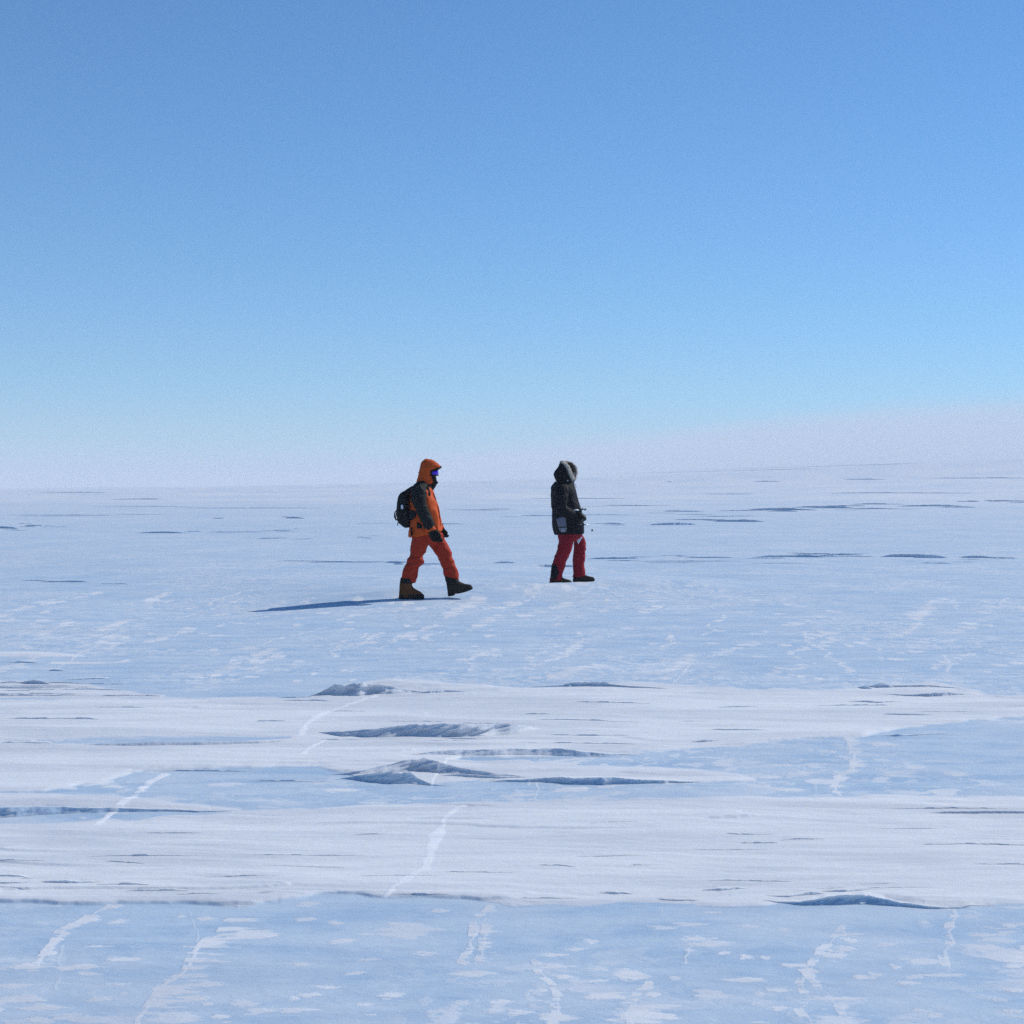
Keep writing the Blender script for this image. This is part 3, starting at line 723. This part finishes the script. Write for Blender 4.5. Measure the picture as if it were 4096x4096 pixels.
add_loft(bm, FO, [(306,1616,466,1612,.078),(304,1585,470,1590,.082),(312,1552,468,1566,.082)], -.105)
solid('lower_leg_cover', bm, M_BLACK, orange, .009, 2, .006, 18, (1, 1, 1), 43)
bm = bmesh.new()
add_loft(bm, FO, [(838,1665,992,1625,.072),(828,1610,980,1600,.078),(812,1550,958,1545,.076),(802,1512,938,1500,.070)], .105)
solid('lower_leg_cover', bm, M_BLACK, orange, .009, 2, .007, 16, (1, 1, 1), 44)
bm = bmesh.new()   # planted tan boot
add_loft(bm, FO, [(290,1780,572,1780,.058),(288,1750,572,1748,.058),(288,1725,545,1722,.056),(290,1700,500,1696,.055),(293,1670,452,1668,.056),(297,1630,440,1630,.061),(300,1595,446,1598,.066)], -.105)
boot1 = solid('boot', bm, M_TAN, orange, .008, 2, .004, 22, (1, 1, 1), 45); boot1['label'] = 'tan boot planted flat'
bm = bmesh.new()
add_loft(bm, FO, [(284,1808,330,1808,.050),(283,1790,345,1790,.060),(285,1745,360,1752,.059)], -.105)
add_loft(bm, FO, [(330,1800,580,1806,.050),(320,1785,584,1788,.062),(310,1762,582,1752,.063),(315,1748,560,1736,.060)], -.105)
solid('sole', bm, M_RUBBER, boot1, .008, 2)
bm = bmesh.new()
for q in range(5):
    a = V(FO, 448 + 17 * q, 1668 + 13 * q, -.105 - .03); b = V(FO, 452 + 17 * q, 1662 + 13 * q, -.105); c = V(FO, 448 + 17 * q, 1668 + 13 * q, -.105 + .03)
    add_tube(bm, [a, b, c], .0035, 6)
plain('laces', bm, M_BLACK, boot1)
bm = bmesh.new()   # front boot, heel down and toe raised
add_loft(bm, FO, [(852,1770,1120,1698,.056),(848,1745,1142,1670,.060),(846,1715,1118,1642,.058),(843,1690,1050,1632,.057),(838,1660,1000,1612,.060),(832,1620,984,1598,.066)], .105)
boot2 = solid('boot', bm, M_BOOTDARK, orange, .008, 2, .004, 22, (1, 1, 1), 46); boot2['label'] = 'dark boot with raised toe'
bm = bmesh.new()
add_loft(bm, FO, [(856,1782,930,1768,.050),(849,1765,940,1745,.060),(847,1740,960,1712,.059)], .105)
add_loft(bm, FO, [(950,1752,1062,1728,.052),(945,1738,1140,1698,.060),(945,1718,1147,1676,.062),(950,1702,1130,1656,.058)], .105)
solid('sole', bm, M_RUBBER, boot2, .008, 2)

bm = bmesh.new()   # hood
add_loft(bm, FO, [(470,462,645,488,.105),(490,425,686,445,.112),(505,385,684,415,.116),(514,340,668,365,.120),(522,295,664,325,.122),(527,262,674,296,.122),(531,240,735,282,.118),(538,218,764,258,.110),(552,195,735,222,.096),(575,177,700,196,.072),(600,166,665,178,.040)], e=2.3)
hood = solid('hood', bm, M_ORANGE, orange, .009, 2, .013, 10, (1, 1, 1), 51)
bm = bmesh.new()
add_tube(bm, [V(FO,668,308,-.105), V(FO,705,296,-.10), V(FO,745,276,-.075), V(FO,768,262,-.035), V(FO,772,259,0), V(FO,768,262,.035), V(FO,745,276,.075), V(FO,705,296,.10)], [.008,.011,.014,.014,.014,.014,.014,.010], 10)
plain('hood_brim', bm, M_BLACK, hood)
bm = bmesh.new(); add_ball(bm, V(FO, 518, 324, -.03), .012, .012, .010)
plain('toggle', bm, M_BLACK, hood)
bm = bmesh.new()   # face mask
add_loft(bm, FO, [(600,520,672,532,.085),(610,490,706,502,.080),(640,460,722,466,.068),(650,438,746,440,.040),(648,420,728,425,.062),(645,395,722,402,.066),(640,360,716,365,.070),(640,335,705,335,.072)])
solid('face_mask', bm, M_GLOVE, orange, .007, 2)
bm = bmesh.new()   # high collar
add_loft(bm, FO, [(470,495,668,545,.150),(478,470,690,528,.125),(500,445,700,500,.105),(560,430,690,475,.085)])
solid('collar', bm, M_BLACK, orange, .009, 2, .006, 18, (1, 1, 1), 53)
bm = bmesh.new()   # goggles
add_loft(bm, FO, [(640,352,735,352,.076),(640,340,743,342,.082),(640,325,746,325,.085),(640,308,742,308,.082),(640,298,735,298,.076)], 0, 28, 2.6)
gog = solid('goggles', bm, M_LENS, orange, .006, 3)
bm = bmesh.new()
add_tube(bm, [V(FO,640,362,-.08), V(FO,690,358,-.078), V(FO,730,356,-.045), V(FO,742,354,0), V(FO,730,356,.045), V(FO,690,358,.078)], .008, 8)
add_tube(bm, [V(FO,640,300,-.088), V(FO,690,296,-.082), V(FO,728,294,-.045), V(FO,738,294,0), V(FO,728,294,.045), V(FO,690,296,.082)], .007, 8)
add_tube(bm, [V(FO,664,300,-.088), V(FO,660,330,-.094), V(FO,666,360,-.086)], .010, 8)
plain('goggle_frame', bm, M_BLACK, gog)

# ------------------------------------------------------------------ backpack (rests on the walker)
bm = bmesh.new()
add_loft(bm, FO, [(455,478,498,474,.06),(405,502,480,500,.105),(352,538,440,535,.135),(300,566,425,562,.150),(276,610,412,610,.158),(263,680,406,680,.160),(258,750,404,750,.160),(258,820,410,815,.158),(264,880,425,870,.150),(288,920,425,910,.140),(325,950,420,942,.120),(355,967,405,962,.085)], e=2.9)
pack = solid('backpack', bm, M_PACK, None, .009, 2, .009, 15, (1, 1, 1), 61)
tag(pack, 'dark rounded backpack worn on the back of the walker in orange', 'backpack')
bm = bmesh.new()
add_loft(bm, FO, [(300,760,395,755,.012,-.165),(275,780,400,775,.022,-.165),(272,850,410,845,.026,-.160),(290,905,400,900,.018,-.150)], 0, 20, 2.8)
solid('side_pocket', bm, M_PACK, pack, .007, 2, .004, 22, (1, 1, 1), 62)
bm = bmesh.new()
add_tube(bm, [V(FO,262,765,-.10), V(FO,240,790,-.10), V(FO,234,835,-.10), V(FO,246,868,-.10), V(FO,268,880,-.10)], .0085, 8)
plain('side_loop', bm, M_PACK, pack)
bm = bmesh.new()
add_tube(bm, [V(FO,280,898,-.09), V(FO,270,925,-.09), V(FO,274,945,-.09)], .006, 8)
add_tube(bm, [V(FO,256,790,-.06), V(FO,246,840,-.06), V(FO,250,885,-.06)], .006, 8)
plain('strap_end', bm, M_PACK, pack)
bm = bmesh.new()
add_tube(bm, [V(FO,455,500,-.11), V(FO,500,462,-.125), V(FO,560,462,-.140), V(FO,618,505,-.165), V(FO,640,570,-.185), V(FO,625,650,-.205), V(FO,560,740,-.225), V(FO,480,800,-.235), V(FO,420,840,-.19)], [.022,.024,.026,.026,.024,.022,.016,.014,.014], 10, 0.5)
plain('shoulder_strap', bm, M_PACK, pack)
bm = bmesh.new()
add_tube(bm, [V(FO,455,500,.11), V(FO,500,462,.125), V(FO,560,462,.140), V(FO,618,505,.165), V(FO,640,570,.185), V(FO,625,650,.205), V(FO,560,740,.225), V(FO,480,800,.235), V(FO,420,840,.19)], [.022,.024,.026,.026,.024,.022,.016,.014,.014], 10, 0.5)
plain('shoulder_strap', bm, M_PACK, pack)
bm = bmesh.new()
add_loft(bm, FO, [(405,770,440,765,.02,-.215),(410,800,482,775,.025,-.235),(415,850,496,840,.025,-.240),(420,880,440,880,.02,-.215)], 0, 18, 2.6)
solid('hip_belt', bm, M_PACK, pack, .007, 2)
bm = bmesh.new()
add_loft(bm, FO, [(318,752,338,748,.004,-.171),(314,735,342,722,.005,-.1735),(312,712,336,702,.005,-.1735),(318,700,330,697,.004,-.171)], 0, 14, 2.6)
plain('badge', bm, M_WHITE, pack)

# ------------------------------------------------------------------ walker in the dark parka
KB = 0.0010985
FB = frame(500, 1770, KB)
bx, by = BLK[0] - 0.035, BLK[1]
bm = bmesh.new()   # body
add_loft(bm, FB, [(470,430,590,440,.055),(480,370,600,380,.064),(482,310,605,320,.074),(484,255,600,262,.076),(500,205,590,210,.066),(530,178,570,180,.035)])
add_ball(bm, V(FB, 606, 322, 0), .016, .014, .02)
add_loft(bm, FB, [(450,480,560,480,.06),(460,420,570,430,.055)])
add_loft(bm, FB, [(370,490,560,500,.16),(350,570,590,570,.19),(360,700,620,700,.18),(370,850,650,850,.17),(370,1000,660,1000,.18),(385,1120,680,1120,.17),(420,1180,640,1180,.12)])
add_loft(bm, FB, [(410,1120,570,1120,.08),(410,1230,560,1230,.075),(380,1360,520,1360,.065),(345,1460,470,1460,.058),(320,1600,420,1600,.046),(310,1710,400,1710,.04)], -.10)
add_loft(bm, FB, [(560,1100,670,1100,.08),(620,1220,725,1220,.075),(620,1340,735,1340,.065),(615,1460,725,1460,.058),(620,1600,720,1600,.046),(630,1700,710,1700,.04)], .10)
add_tube(bm, [V(FB,470,530,-.17), V(FB,430,680,-.27), V(FB,420,780,-.28), V(FB,530,850,-.24), V(FB,610,880,-.17)], [.065,.055,.048,.04,.035])
add_tube(bm, [V(FB,500,530,.17), V(FB,480,680,.27), V(FB,490,790,.27), V(FB,590,850,.20), V(FB,650,880,.12)], [.065,.055,.048,.04,.035])
dark = solid('person', bm, M_SKIN, None, .016, 3)
tag(dark, 'person in black parka with fur hood and crimson trousers walking ahead holding camera gear', 'person')

bm = bmesh.new()   # parka
add_loft(bm, FB, [(352,420,600,450,.13),(322,452,602,472,.19),(300,490,608,500,.225),(292,540,622,535,.24),(292,620,644,615,.245),(297,700,664,690,.245),(304,770,684,760,.245),(310,850,704,840,.242),(313,930,724,925,.240),(318,1010,734,1005,.238),(332,1080,737,1075,.236),(346,1128,734,1112,.230),(380,1122,710,1108,.20)], e=2.4)
parka = solid('parka', bm, M_NAVY, dark, .011, 3, .010, 12, (1, 1, 1), 71)
bm = bmesh.new()   # hem drawcord ridge / waist seam
add_loft(bm, FB, [(297,742,330,745,.20,0.0),(296,762,330,770,.20,0.0)], 0, 20, 2.2)
plain('waist_seam', bm, M_NAVY, parka)
bm = bmesh.new(); add_ball(bm, V(FB, 515, 407, -.150), .008, .008, .009)
plain('toggle', bm, M_WHITE, parka)
bm = bmesh.new()
add_tube(bm, [V(FB,596,440,-.03), V(FB,622,462,-.03), V(FB,630,485,-.03), V(FB,624,502,-.03)], .0035, 6)
plain('drawcord', bm, M_NAVY, parka)
bm = bmesh.new()
add_tube(bm, [V(FB,468,480,-.12), V(FB,440,540,-.215), V(FB,425,630,-.265), V(FB,415,730,-.285), V(FB,440,800,-.28), V(FB,520,838,-.25), V(FB,585,862,-.20), V(FB,612,872,-.175)], [.075,.100,.098,.090,.086,.078,.066,.055], 20)
solid('sleeve', bm, M_NAVY, dark, .010, 2, .010, 15, (1, 1, 1), 73)
bm = bmesh.new()
add_tube(bm, [V(FB,490,480,.12), V(FB,480,540,.215), V(FB,475,640,.265), V(FB,490,740,.28), V(FB,530,810,.26), V(FB,600,845,.19), V(FB,645,868,.13)], [.075,.100,.098,.090,.084,.074,.055], 20)
solid('sleeve', bm, M_NAVY, dark, .010, 2, .010, 15, (1, 1, 1), 74)
bm = bmesh.new(); add_tube(bm, [V(FB,600,868,-.185), V(FB,625,885,-.165)], [.050,.046], 14); hand(bm, FB, (612,878), (660,905), 1, -.150, 1.2, 0.8)
solid('glove', bm, M_GLOVE, dark, .0065, 2)
bm = bmesh.new(); add_tube(bm, [V(FB,632,862,.135), V(FB,655,880,.115)], [.050,.046], 14); hand(bm, FB, (648,872), (692,900), 1, .100, 1.2, 0.8)
solid('glove', bm, M_GLOVE, dark, .0065, 2)

bm = bmesh.new()   # trousers
add_loft(bm, FB, [(380,1040,680,1040,.19),(384,1110,704,1100,.185),(392,1170,690,1165,.155),(430,1220,640,1215,.09)])
add_loft(bm, FB, [(385,1100,606,1110,.105),(390,1180,594,1185,.108),(391,1250,580,1255,.105),(378,1315,566,1315,.100),(356,1380,545,1385,.098),(336,1430,518,1430,.092),(318,1480,492,1480,.090),(304,1530,478,1535,.088),(297,1600,456,1600,.086),(290,1670,438,1670,.084),(284,1728,436,1718,.080)], -.10)
add_loft(bm, FB, [(560,1080,702,1085,.10),(604,1150,716,1140,.102),(612,1200,742,1185,.102),(604,1255,758,1245,.100),(600,1330,762,1325,.097),(597,1400,752,1395,.092),(592,1480,750,1480,.090),(590,1560,752,1560,.090),(592,1630,752,1625,.088),(598,1690,750,1670,.080)], .10)
trs = solid('trousers', bm, M_CRIMSON, dark, .010, 2, .016, 8, (0.8, 0.8, 1.5), 81)
bm = bmesh.new()  # dark cover over the back of the trailing lower leg
add_loft(bm, FB, [(282,1726,424,1718,.085),(287,1680,428,1680,.091),(294,1610,436,1610,.094),(303,1545,446,1550,.092),(312,1505,440,1520,.086)], -.10)
solid('lower_leg_cover', bm, M_NAVY, dark, .009, 2, .006, 14, (1, 1, 1), 82)
bm = bmesh.new()   # pale patch on the front thigh
pp = [(640,1212),(652,1178),(708,1152),(712,1166),(700,1186),(661,1252)]
f1 = [bm.verts.new(V(FB, a, b, 0.10 - .128 + .02 * max(0, (a - 690) / 20))) for a, b in pp]
f2 = [bm.verts.new(V(FB, a, b, .10 - .080 + .02 * max(0, (a - 690) / 20))) for a, b in pp]
bm.faces.new(f1); bm.faces.new(list(reversed(f2)))
for i in range(len(pp)): bm.faces.new((f1[i], f1[(i + 1) % 6], f2[(i + 1) % 6], f2[i]))
plain('thigh_patch', bm, M_WHITE, trs, False)
bm = bmesh.new()   # boots
add_loft(bm, FB, [(272,1762,566,1752,.056),(274,1748,562,1738,.058),(278,1728,540,1722,.056),(284,1708,478,1708,.056),(288,1685,440,1690,.062)], -.10)
b1_ = solid('boot', bm, M_BOOTDARK, dark, .008, 2, .003, 22, (1, 1, 1), 83)
bm = bmesh.new(); add_loft(bm, FB, [(270,1771,568,1760,.058),(269,1762,572,1750,.062),(271,1750,570,1740,.060)], -.10)
solid('sole', bm, M_RUBBER, b1_, .007, 1)
bm = bmesh.new()
add_loft(bm, FB, [(590,1755,880,1748,.056),(589,1735,886,1726,.060),(592,1710,872,1698,.058),(597,1685,800,1682,.058),(600,1664,752,1664,.066)], .10)
b2_ = solid('boot', bm, M_BOOTDARK, dark, .008, 2, .003, 22, (1, 1, 1), 84)
bm = bmesh.new(); add_loft(bm, FB, [(588,1762,864,1758,.058),(586,1752,884,1746,.062),(587,1740,888,1730,.060)], .10)
solid('sole', bm, M_RUBBER, b2_, .007, 1)

bm = bmesh.new()   # hood
add_loft(bm, FB, [(362,410,600,452,.145),(352,380,592,420,.150),(336,348,582,385,.150),(334,315,568,350,.145),(350,280,552,310,.138),(376,248,535,270,.126),(398,222,512,235,.108),(405,196,490,205,.085),(424,172,468,178,.045)])
hood2 = solid('hood', bm, M_NAVY, dark, .010, 2, .008, 15, (1, 1, 1), 91)
def fur(name, path, mat, parent, rad, n, ln, core=0.6, seed=1):
    r = random.Random(seed)
    bm = bmesh.new(); add_tube(bm, path, [rad * core] * len(path), 10)
    seglen = [(path[i + 1] - path[i]).length for i in range(len(path) - 1)]; tot = sum(seglen)
    for _ in range(n):
        s = r.random() * tot; i = 0
        while i < len(seglen) - 1 and s > seglen[i]: s -= seglen[i]; i += 1
        p = path[i].lerp(path[i + 1], min(1, s / seglen[i])); d = (path[i + 1] - path[i]).normalized()
        a = Vector((r.gauss(0, 1), r.gauss(0, 1), r.gauss(0, 1))); a = (a - d * a.dot(d)).normalized()
        tip = p + a * rad * core + (a + Vector((0.5, 0, 0.1)) + Vector((r.gauss(0, .4), r.gauss(0, .4), r.gauss(0, .4)))).normalized() * ln * r.uniform(.5, 1.2)
        side = a.cross(tip - p).normalized() * 0.0022; b = p + a * rad * core * 0.8
        side2 = side.cross(tip - p).normalized() * 0.0022
        v = [bm.verts.new(b + side), bm.verts.new(b - side * .5 + side2), bm.verts.new(b - side * .5 - side2), bm.verts.new(tip)]
        bm.faces.new((v[0], v[1], v[3])); bm.faces.new((v[1], v[2], v[3])); bm.faces.new((v[2], v[0], v[3])); bm.faces.new((v[0], v[2], v[1]))
    return plain(name, bm, mat, parent)
ruff = fur('fur_ruff', [V(FB,440,166,-.02), V(FB,480,186,-.070), V(FB,514,232,-.116), V(FB,540,290,-.134), V(FB,562,345,-.128), V(FB,588,398,-.105)], M_FUR, hood2, .026, 900, .030, .55, 1)
fur('fur_ruff', [V(FB,425,182,0.0), V(FB,440,168,.01), V(FB,455,172,.03)], M_FURDARK, hood2, .032, 400, .026, .7, 2)
fur('fur_ruff', [V(FB,470,178,.04), V(FB,540,176,.095), V(FB,590,205,.118), V(FB,615,245,.125), V(FB,622,290,.122), V(FB,610,340,.11), V(FB,596,395,.085)], M_FURDARK, hood2, .028, 1400, .040, .55, 3)
bm = bmesh.new()   # knit hat
add_loft(bm, FB, [(470,330,600,318,.082),(470,290,618,282,.086),(474,245,618,245,.086),(486,205,606,205,.078),(506,176,584,178,.055),(528,162,562,163,.026)])
solid('hat', bm, M_GLOVE, dark, .008, 2, .003, 30, (1, 1, 1), 95)
bm = bmesh.new()   # scarf over mouth and nose
add_loft(bm, FB, [(500,455,602,462,.085),(500,430,606,438,.080),(510,395,612,400,.074),(515,360,618,358,.076),(515,335,614,335,.078)])
solid('scarf', bm, M_SCARF, dark, .008, 2, .005, 20, (1, 1, 1), 96)
bm = bmesh.new()
add_loft(bm, FB, [(540,330,614,330,.078),(540,315,620,314,.082),(540,298,616,296,.078)])
solid('sunglasses', bm, M_GLASS, dark, .007, 2)

# ------------------------------------------------------------------ hip pouch
bm = bmesh.new()
add_loft(bm, FB, [(352,912,478,868,.016),(366,938,488,918,.028),(378,970,494,965,.034),(386,1005,498,1005,.036),(392,1040,501,1045,.036),(402,1066,497,1068,.030),(420,1086,474,1088,.016)], -.262, 24, 2.8)
pouch = solid('hip_pouch', bm, M_GREY, None, .007, 2, .005, 20, (1, 1, 1), 97)
tag(pouch, 'grey fabric pouch hanging against the side of the black parka', 'pouch')
bm = bmesh.new(); add_loft(bm, FB, [(386,1028,500,1024,.040),(384,1016,500,1012,.040)], -.262, 24, 2.8)
plain('pouch_strap', bm, M_BLACK, pouch)
bm = bmesh.new(); add_loft(bm, FB, [(424,1084,472,1086,.018),(404,1064,495,1066,.033),(394,1036,501,1036,.039)], -.262, 24, 2.8)
solid('pouch_base', bm, M_PALEGREY, pouch, .006, 1)

# ------------------------------------------------------------------ camera gear in the walker's hands
bm = bmesh.new()
add_loft(bm, FB, [(625,985,722,982,.052),(612,930,742,925,.062),(612,870,736,872,.062),(632,822,712,825,.050)], -.03, 24, 3.4)
rig = solid('camera_rig', bm, M_PLASTIC, None, .007, 1)
tag(rig, 'black camera rig with silver bars held at waist by the walker in black', 'camera')
bm = bmesh.new(); add_tube(bm, [V(FB,562,797,-.22), V(FB,612,795,-.215), V(FB,664,797,-.21)], [.0115,.0105,.0115], 12); plain('top_handle', bm, M_SILVER, rig)
bm = bmesh.new(); add_box(bm, V(FB,682,794,-.13), .046, .17, .040, None, .006); add_box(bm, V(FB,668,815,-.10), .030, .06, .05, None, .004); plain('handle_mount', bm, M_PLASTIC, rig)
bm = bmesh.new()
add_box(bm, V(FB,726,786,-.14), .060, .022, .016, None, .003); add_box(bm, V(FB,712,778,-.14), .012, .03, .030, None, .003)
add_box(bm, V(FB,756,788,-.14), .009, .022, .036, None, .002); add_box(bm, V(FB,742,793,-.14), .008, .020, .024, None, .002)
plain('monitor_arm', bm, M_PLASTIC, rig)
bm = bmesh.new(); add_tube(bm, [V(FB,724,905,-.03), V(FB,744,906,-.03), V(FB,745,906,-.03), V(FB,762,907,-.03)], [.044,.044,.038,.036], 22); lens_o = plain('lens', bm, M_PLASTIC, rig)
bm = bmesh.new(); add_ball(bm, V(FB,762,907,-.03), .006, .031, .031); plain('lens_glass', bm, M_GLASS, lens_o)
bm = bmesh.new(); add_tube(bm, [V(FB,664,986,-.17), V(FB,704,990,-.17)], .0085, 10); plain('rod', bm, M_SILVER, rig)
bm = bmesh.new(); add_tube(bm, [V(FB,730,990,-.12), V(FB,782,994,-.12)], .0085, 10); plain('rod', bm, M_SILVER, rig)
bm = bmesh.new(); add_box(bm, V(FB,716,992,-.14), .034, .12, .032, None, .004); add_box(bm, V(FB,690,975,-.10), .09, .14, .012, None, .002); plain('rod_clamp', bm, M_PLASTIC, rig)
bm = bmesh.new(); add_box(bm, V(FB,624,838,-.112), .024, .012, .010, None, .002); plain('latch', bm, M_SILVER, rig)
bm = bmesh.new(); add_box(bm, V(FB,612,858,-.105), .034, .012, .022, None, .003); plain('record_button', bm, M_REDPLASTIC, rig)
bm = bmesh.new(); add_tube(bm, [V(FB,640,1000,-.15), V(FB,665,1012,-.15), V(FB,690,1000,-.15), V(FB,715,1025,-.15), V(FB,720,1060,-.15)], .005, 8); plain('cable', bm, M_GREY, rig)
cord_pts = [V(FB,772,1000,-.12), V(FB,796,1034,-.12), V(FB,818,1053,-.12), V(FB,840,1062,-.12)]
bm = bmesh.new(); add_tube(bm, cord_pts, .0007, 6); crd = plain('cord', bm, M_PALEGREY, rig)
bm = bmesh.new(); add_ball(bm, V(FB,840,1065,-.12), .0150, .010, .0150); add_tube(bm, [V(FB,836,1049,-.12), V(FB,840,1056,-.12)], .004, 8); plain('lens_cap', bm, M_PLASTIC, crd)

# place the two walkers and what they carry
oz = ground_z(ox - 0.1, oy - 0.1) - 0.004
for o in (orange, pack): o.location = (ox, oy, oz)
bz = 0.0985
for o in (dark, pouch, rig): o.location = (bx, by, bz)
print('GROUND at walkers', oz, ground_z(bx, by), 'crest', ground_z(BLK[0] + 0.62 * dn[0], BLK[1] + 0.62 * dn[1]))

# ================================================================== AIR
bm = bmesh.new(); add_box(bm, Vector((0, 3200, 43.0)), 30000, 18000, 92.0)
haze_me = bpy.data.meshes.new('haze'); bm.to_mesh(haze_me); bm.free()
hm_, N, L, P = new_mat('haze_air')
N.remove(P)
pv = N.new('ShaderNodeVolumePrincipled'); pv.inputs['Color'].default_value = (0.89, 0.92, 0.95, 1); pv.inputs['Density'].default_value = 0.00046; pv.inputs['Anisotropy'].default_value = 0.0
L.new(pv.outputs['Volume'], N['Material Output'].inputs['Volume'])
haze = link('haze', haze_me, hm_); haze['kind'] = 'stuff'

# snow blown off the far slope: a soft low bank, thinning upwards, higher to the right
bm = bmesh.new(); add_box(bm, Vector((2200, 2900, 86.0)), 6400, 1300, 170.0)
blow_me = bpy.data.meshes.new('blowing_snow'); bm.to_mesh(blow_me); bm.free()
bm_, N, L, P = new_mat('blowing_snow_air'); N.remove(P)
pv = N.new('ShaderNodeVolumePrincipled'); pv.inputs['Color'].default_value = (0.93, 0.95, 0.97, 1); pv.inputs['Anisotropy'].default_value = 0.0
tc = N.new('ShaderNodeTexCoord'); sx = N.new('ShaderNodeSeparateXYZ'); L.new(tc.outputs['Object'], sx.inputs['Vector'])
nb = N.new('ShaderNodeTexNoise'); nb.inputs['Scale'].default_value = 0.004; nb.inputs['Detail'].default_value = 2; L.new(tc.outputs['Object'], nb.inputs['Vector'])
def mm(op, a, b=None, cl=False):
    n = N.new('ShaderNodeMath'); n.operation = op; n.use_clamp = cl
    for k, q in enumerate((a, b)):
        if q is None: continue
        if isinstance(q, (int, float)): n.inputs[k].default_value = q
        else: L.new(q, n.inputs[k])
    return n.outputs[0]
sig = N.new('ShaderNodeMapRange'); sig.interpolation_type = 'SMOOTHSTEP'
sig.inputs['From Min'].default_value = -700; sig.inputs['From Max'].default_value = 950; sig.inputs['To Min'].default_value = 8; sig.inputs['To Max'].default_value = 150
L.new(sx.outputs['X'], sig.inputs['Value'])
bank_top = mm('MULTIPLY', sig.outputs['Result'], mm('ADD', 0.82, mm('MULTIPLY', nb.outputs['Fac'], 0.36)))
dn_ = mm('DIVIDE', mm('SUBTRACT', bank_top, sx.outputs['Z']), mm('MULTIPLY', bank_top, 0.32), True)
L.new(mm('MULTIPLY', dn_, 0.0032), pv.inputs['Density'])
L.new(pv.outputs['Volume'], N['Material Output'].inputs['Volume'])
blow = link('blowing_snow', blow_me, bm_); blow['kind'] = 'stuff'

# ================================================================== LIGHT, SKY, CAMERA
w = bpy.data.worlds.new('World'); scene.world = w; w.use_nodes = True
N, L = w.node_tree.nodes, w.node_tree.links
bg = N['Background']; sky = N.new('ShaderNodeTexSky'); sky.sky_type = 'NISHITA'; sky.sun_disc = False
sky.sun_elevation = SUN_EL; sky.sun_rotation = SUN_AZ; sky.altitude = 2800; sky.air_density = 1.2; sky.dust_density = 0.0; sky.ozone_density = 10.0
wb = N.new('ShaderNodeMix'); wb.data_type = 'RGBA'; wb.blend_type = 'MULTIPLY'; wb.inputs[0].default_value = 1.0
wb.inputs[7].default_value = (0.64, 0.96, 1.0, 1)     # cool white balance of the clear polar sky
L.new(sky.outputs['Color'], wb.inputs[6]); L.new(wb.outputs[2], bg.inputs['Color']); bg.inputs['Strength'].default_value = 0.100
sun = bpy.data.lights.new('sun', 'SUN'); sun.energy = 3.25; sun.angle = math.radians(0.53); sun.color = (1.0, 0.965, 0.90)
so = bpy.data.objects.new('sun', sun); COL.objects.link(so)
sv = Vector((math.sin(SUN_AZ) * math.cos(SUN_EL), math.cos(SUN_AZ) * math.cos(SUN_EL), math.sin(SUN_EL)))
so.rotation_euler = sv.to_track_quat('Z', 'Y').to_euler(); so.location = (0, 0, 60)

cam = bpy.data.cameras.new('camera'); cam.sensor_width = 36.0; cam.lens = FPX / 1024.0 * 36.0; cam.shift_y = -(512.0 - V0) / 1024.0
cam.clip_start = 0.1; cam.clip_end = 60000
cobj = bpy.data.objects.new('camera', cam); COL.objects.link(cobj)
cobj.location = (0, 0, CAM_H); cobj.rotation_euler = (math.radians(90), 0, 0)
scene.camera = cobj

scene.view_settings.view_transform = 'Standard'; scene.view_settings.look = 'None'; scene.view_settings.exposure = 0.22
scene.cycles.use_denoising = False
scene.cycles.volume_bounces = 2; scene.cycles.max_bounces = 8; scene.cycles.diffuse_bounces = 4
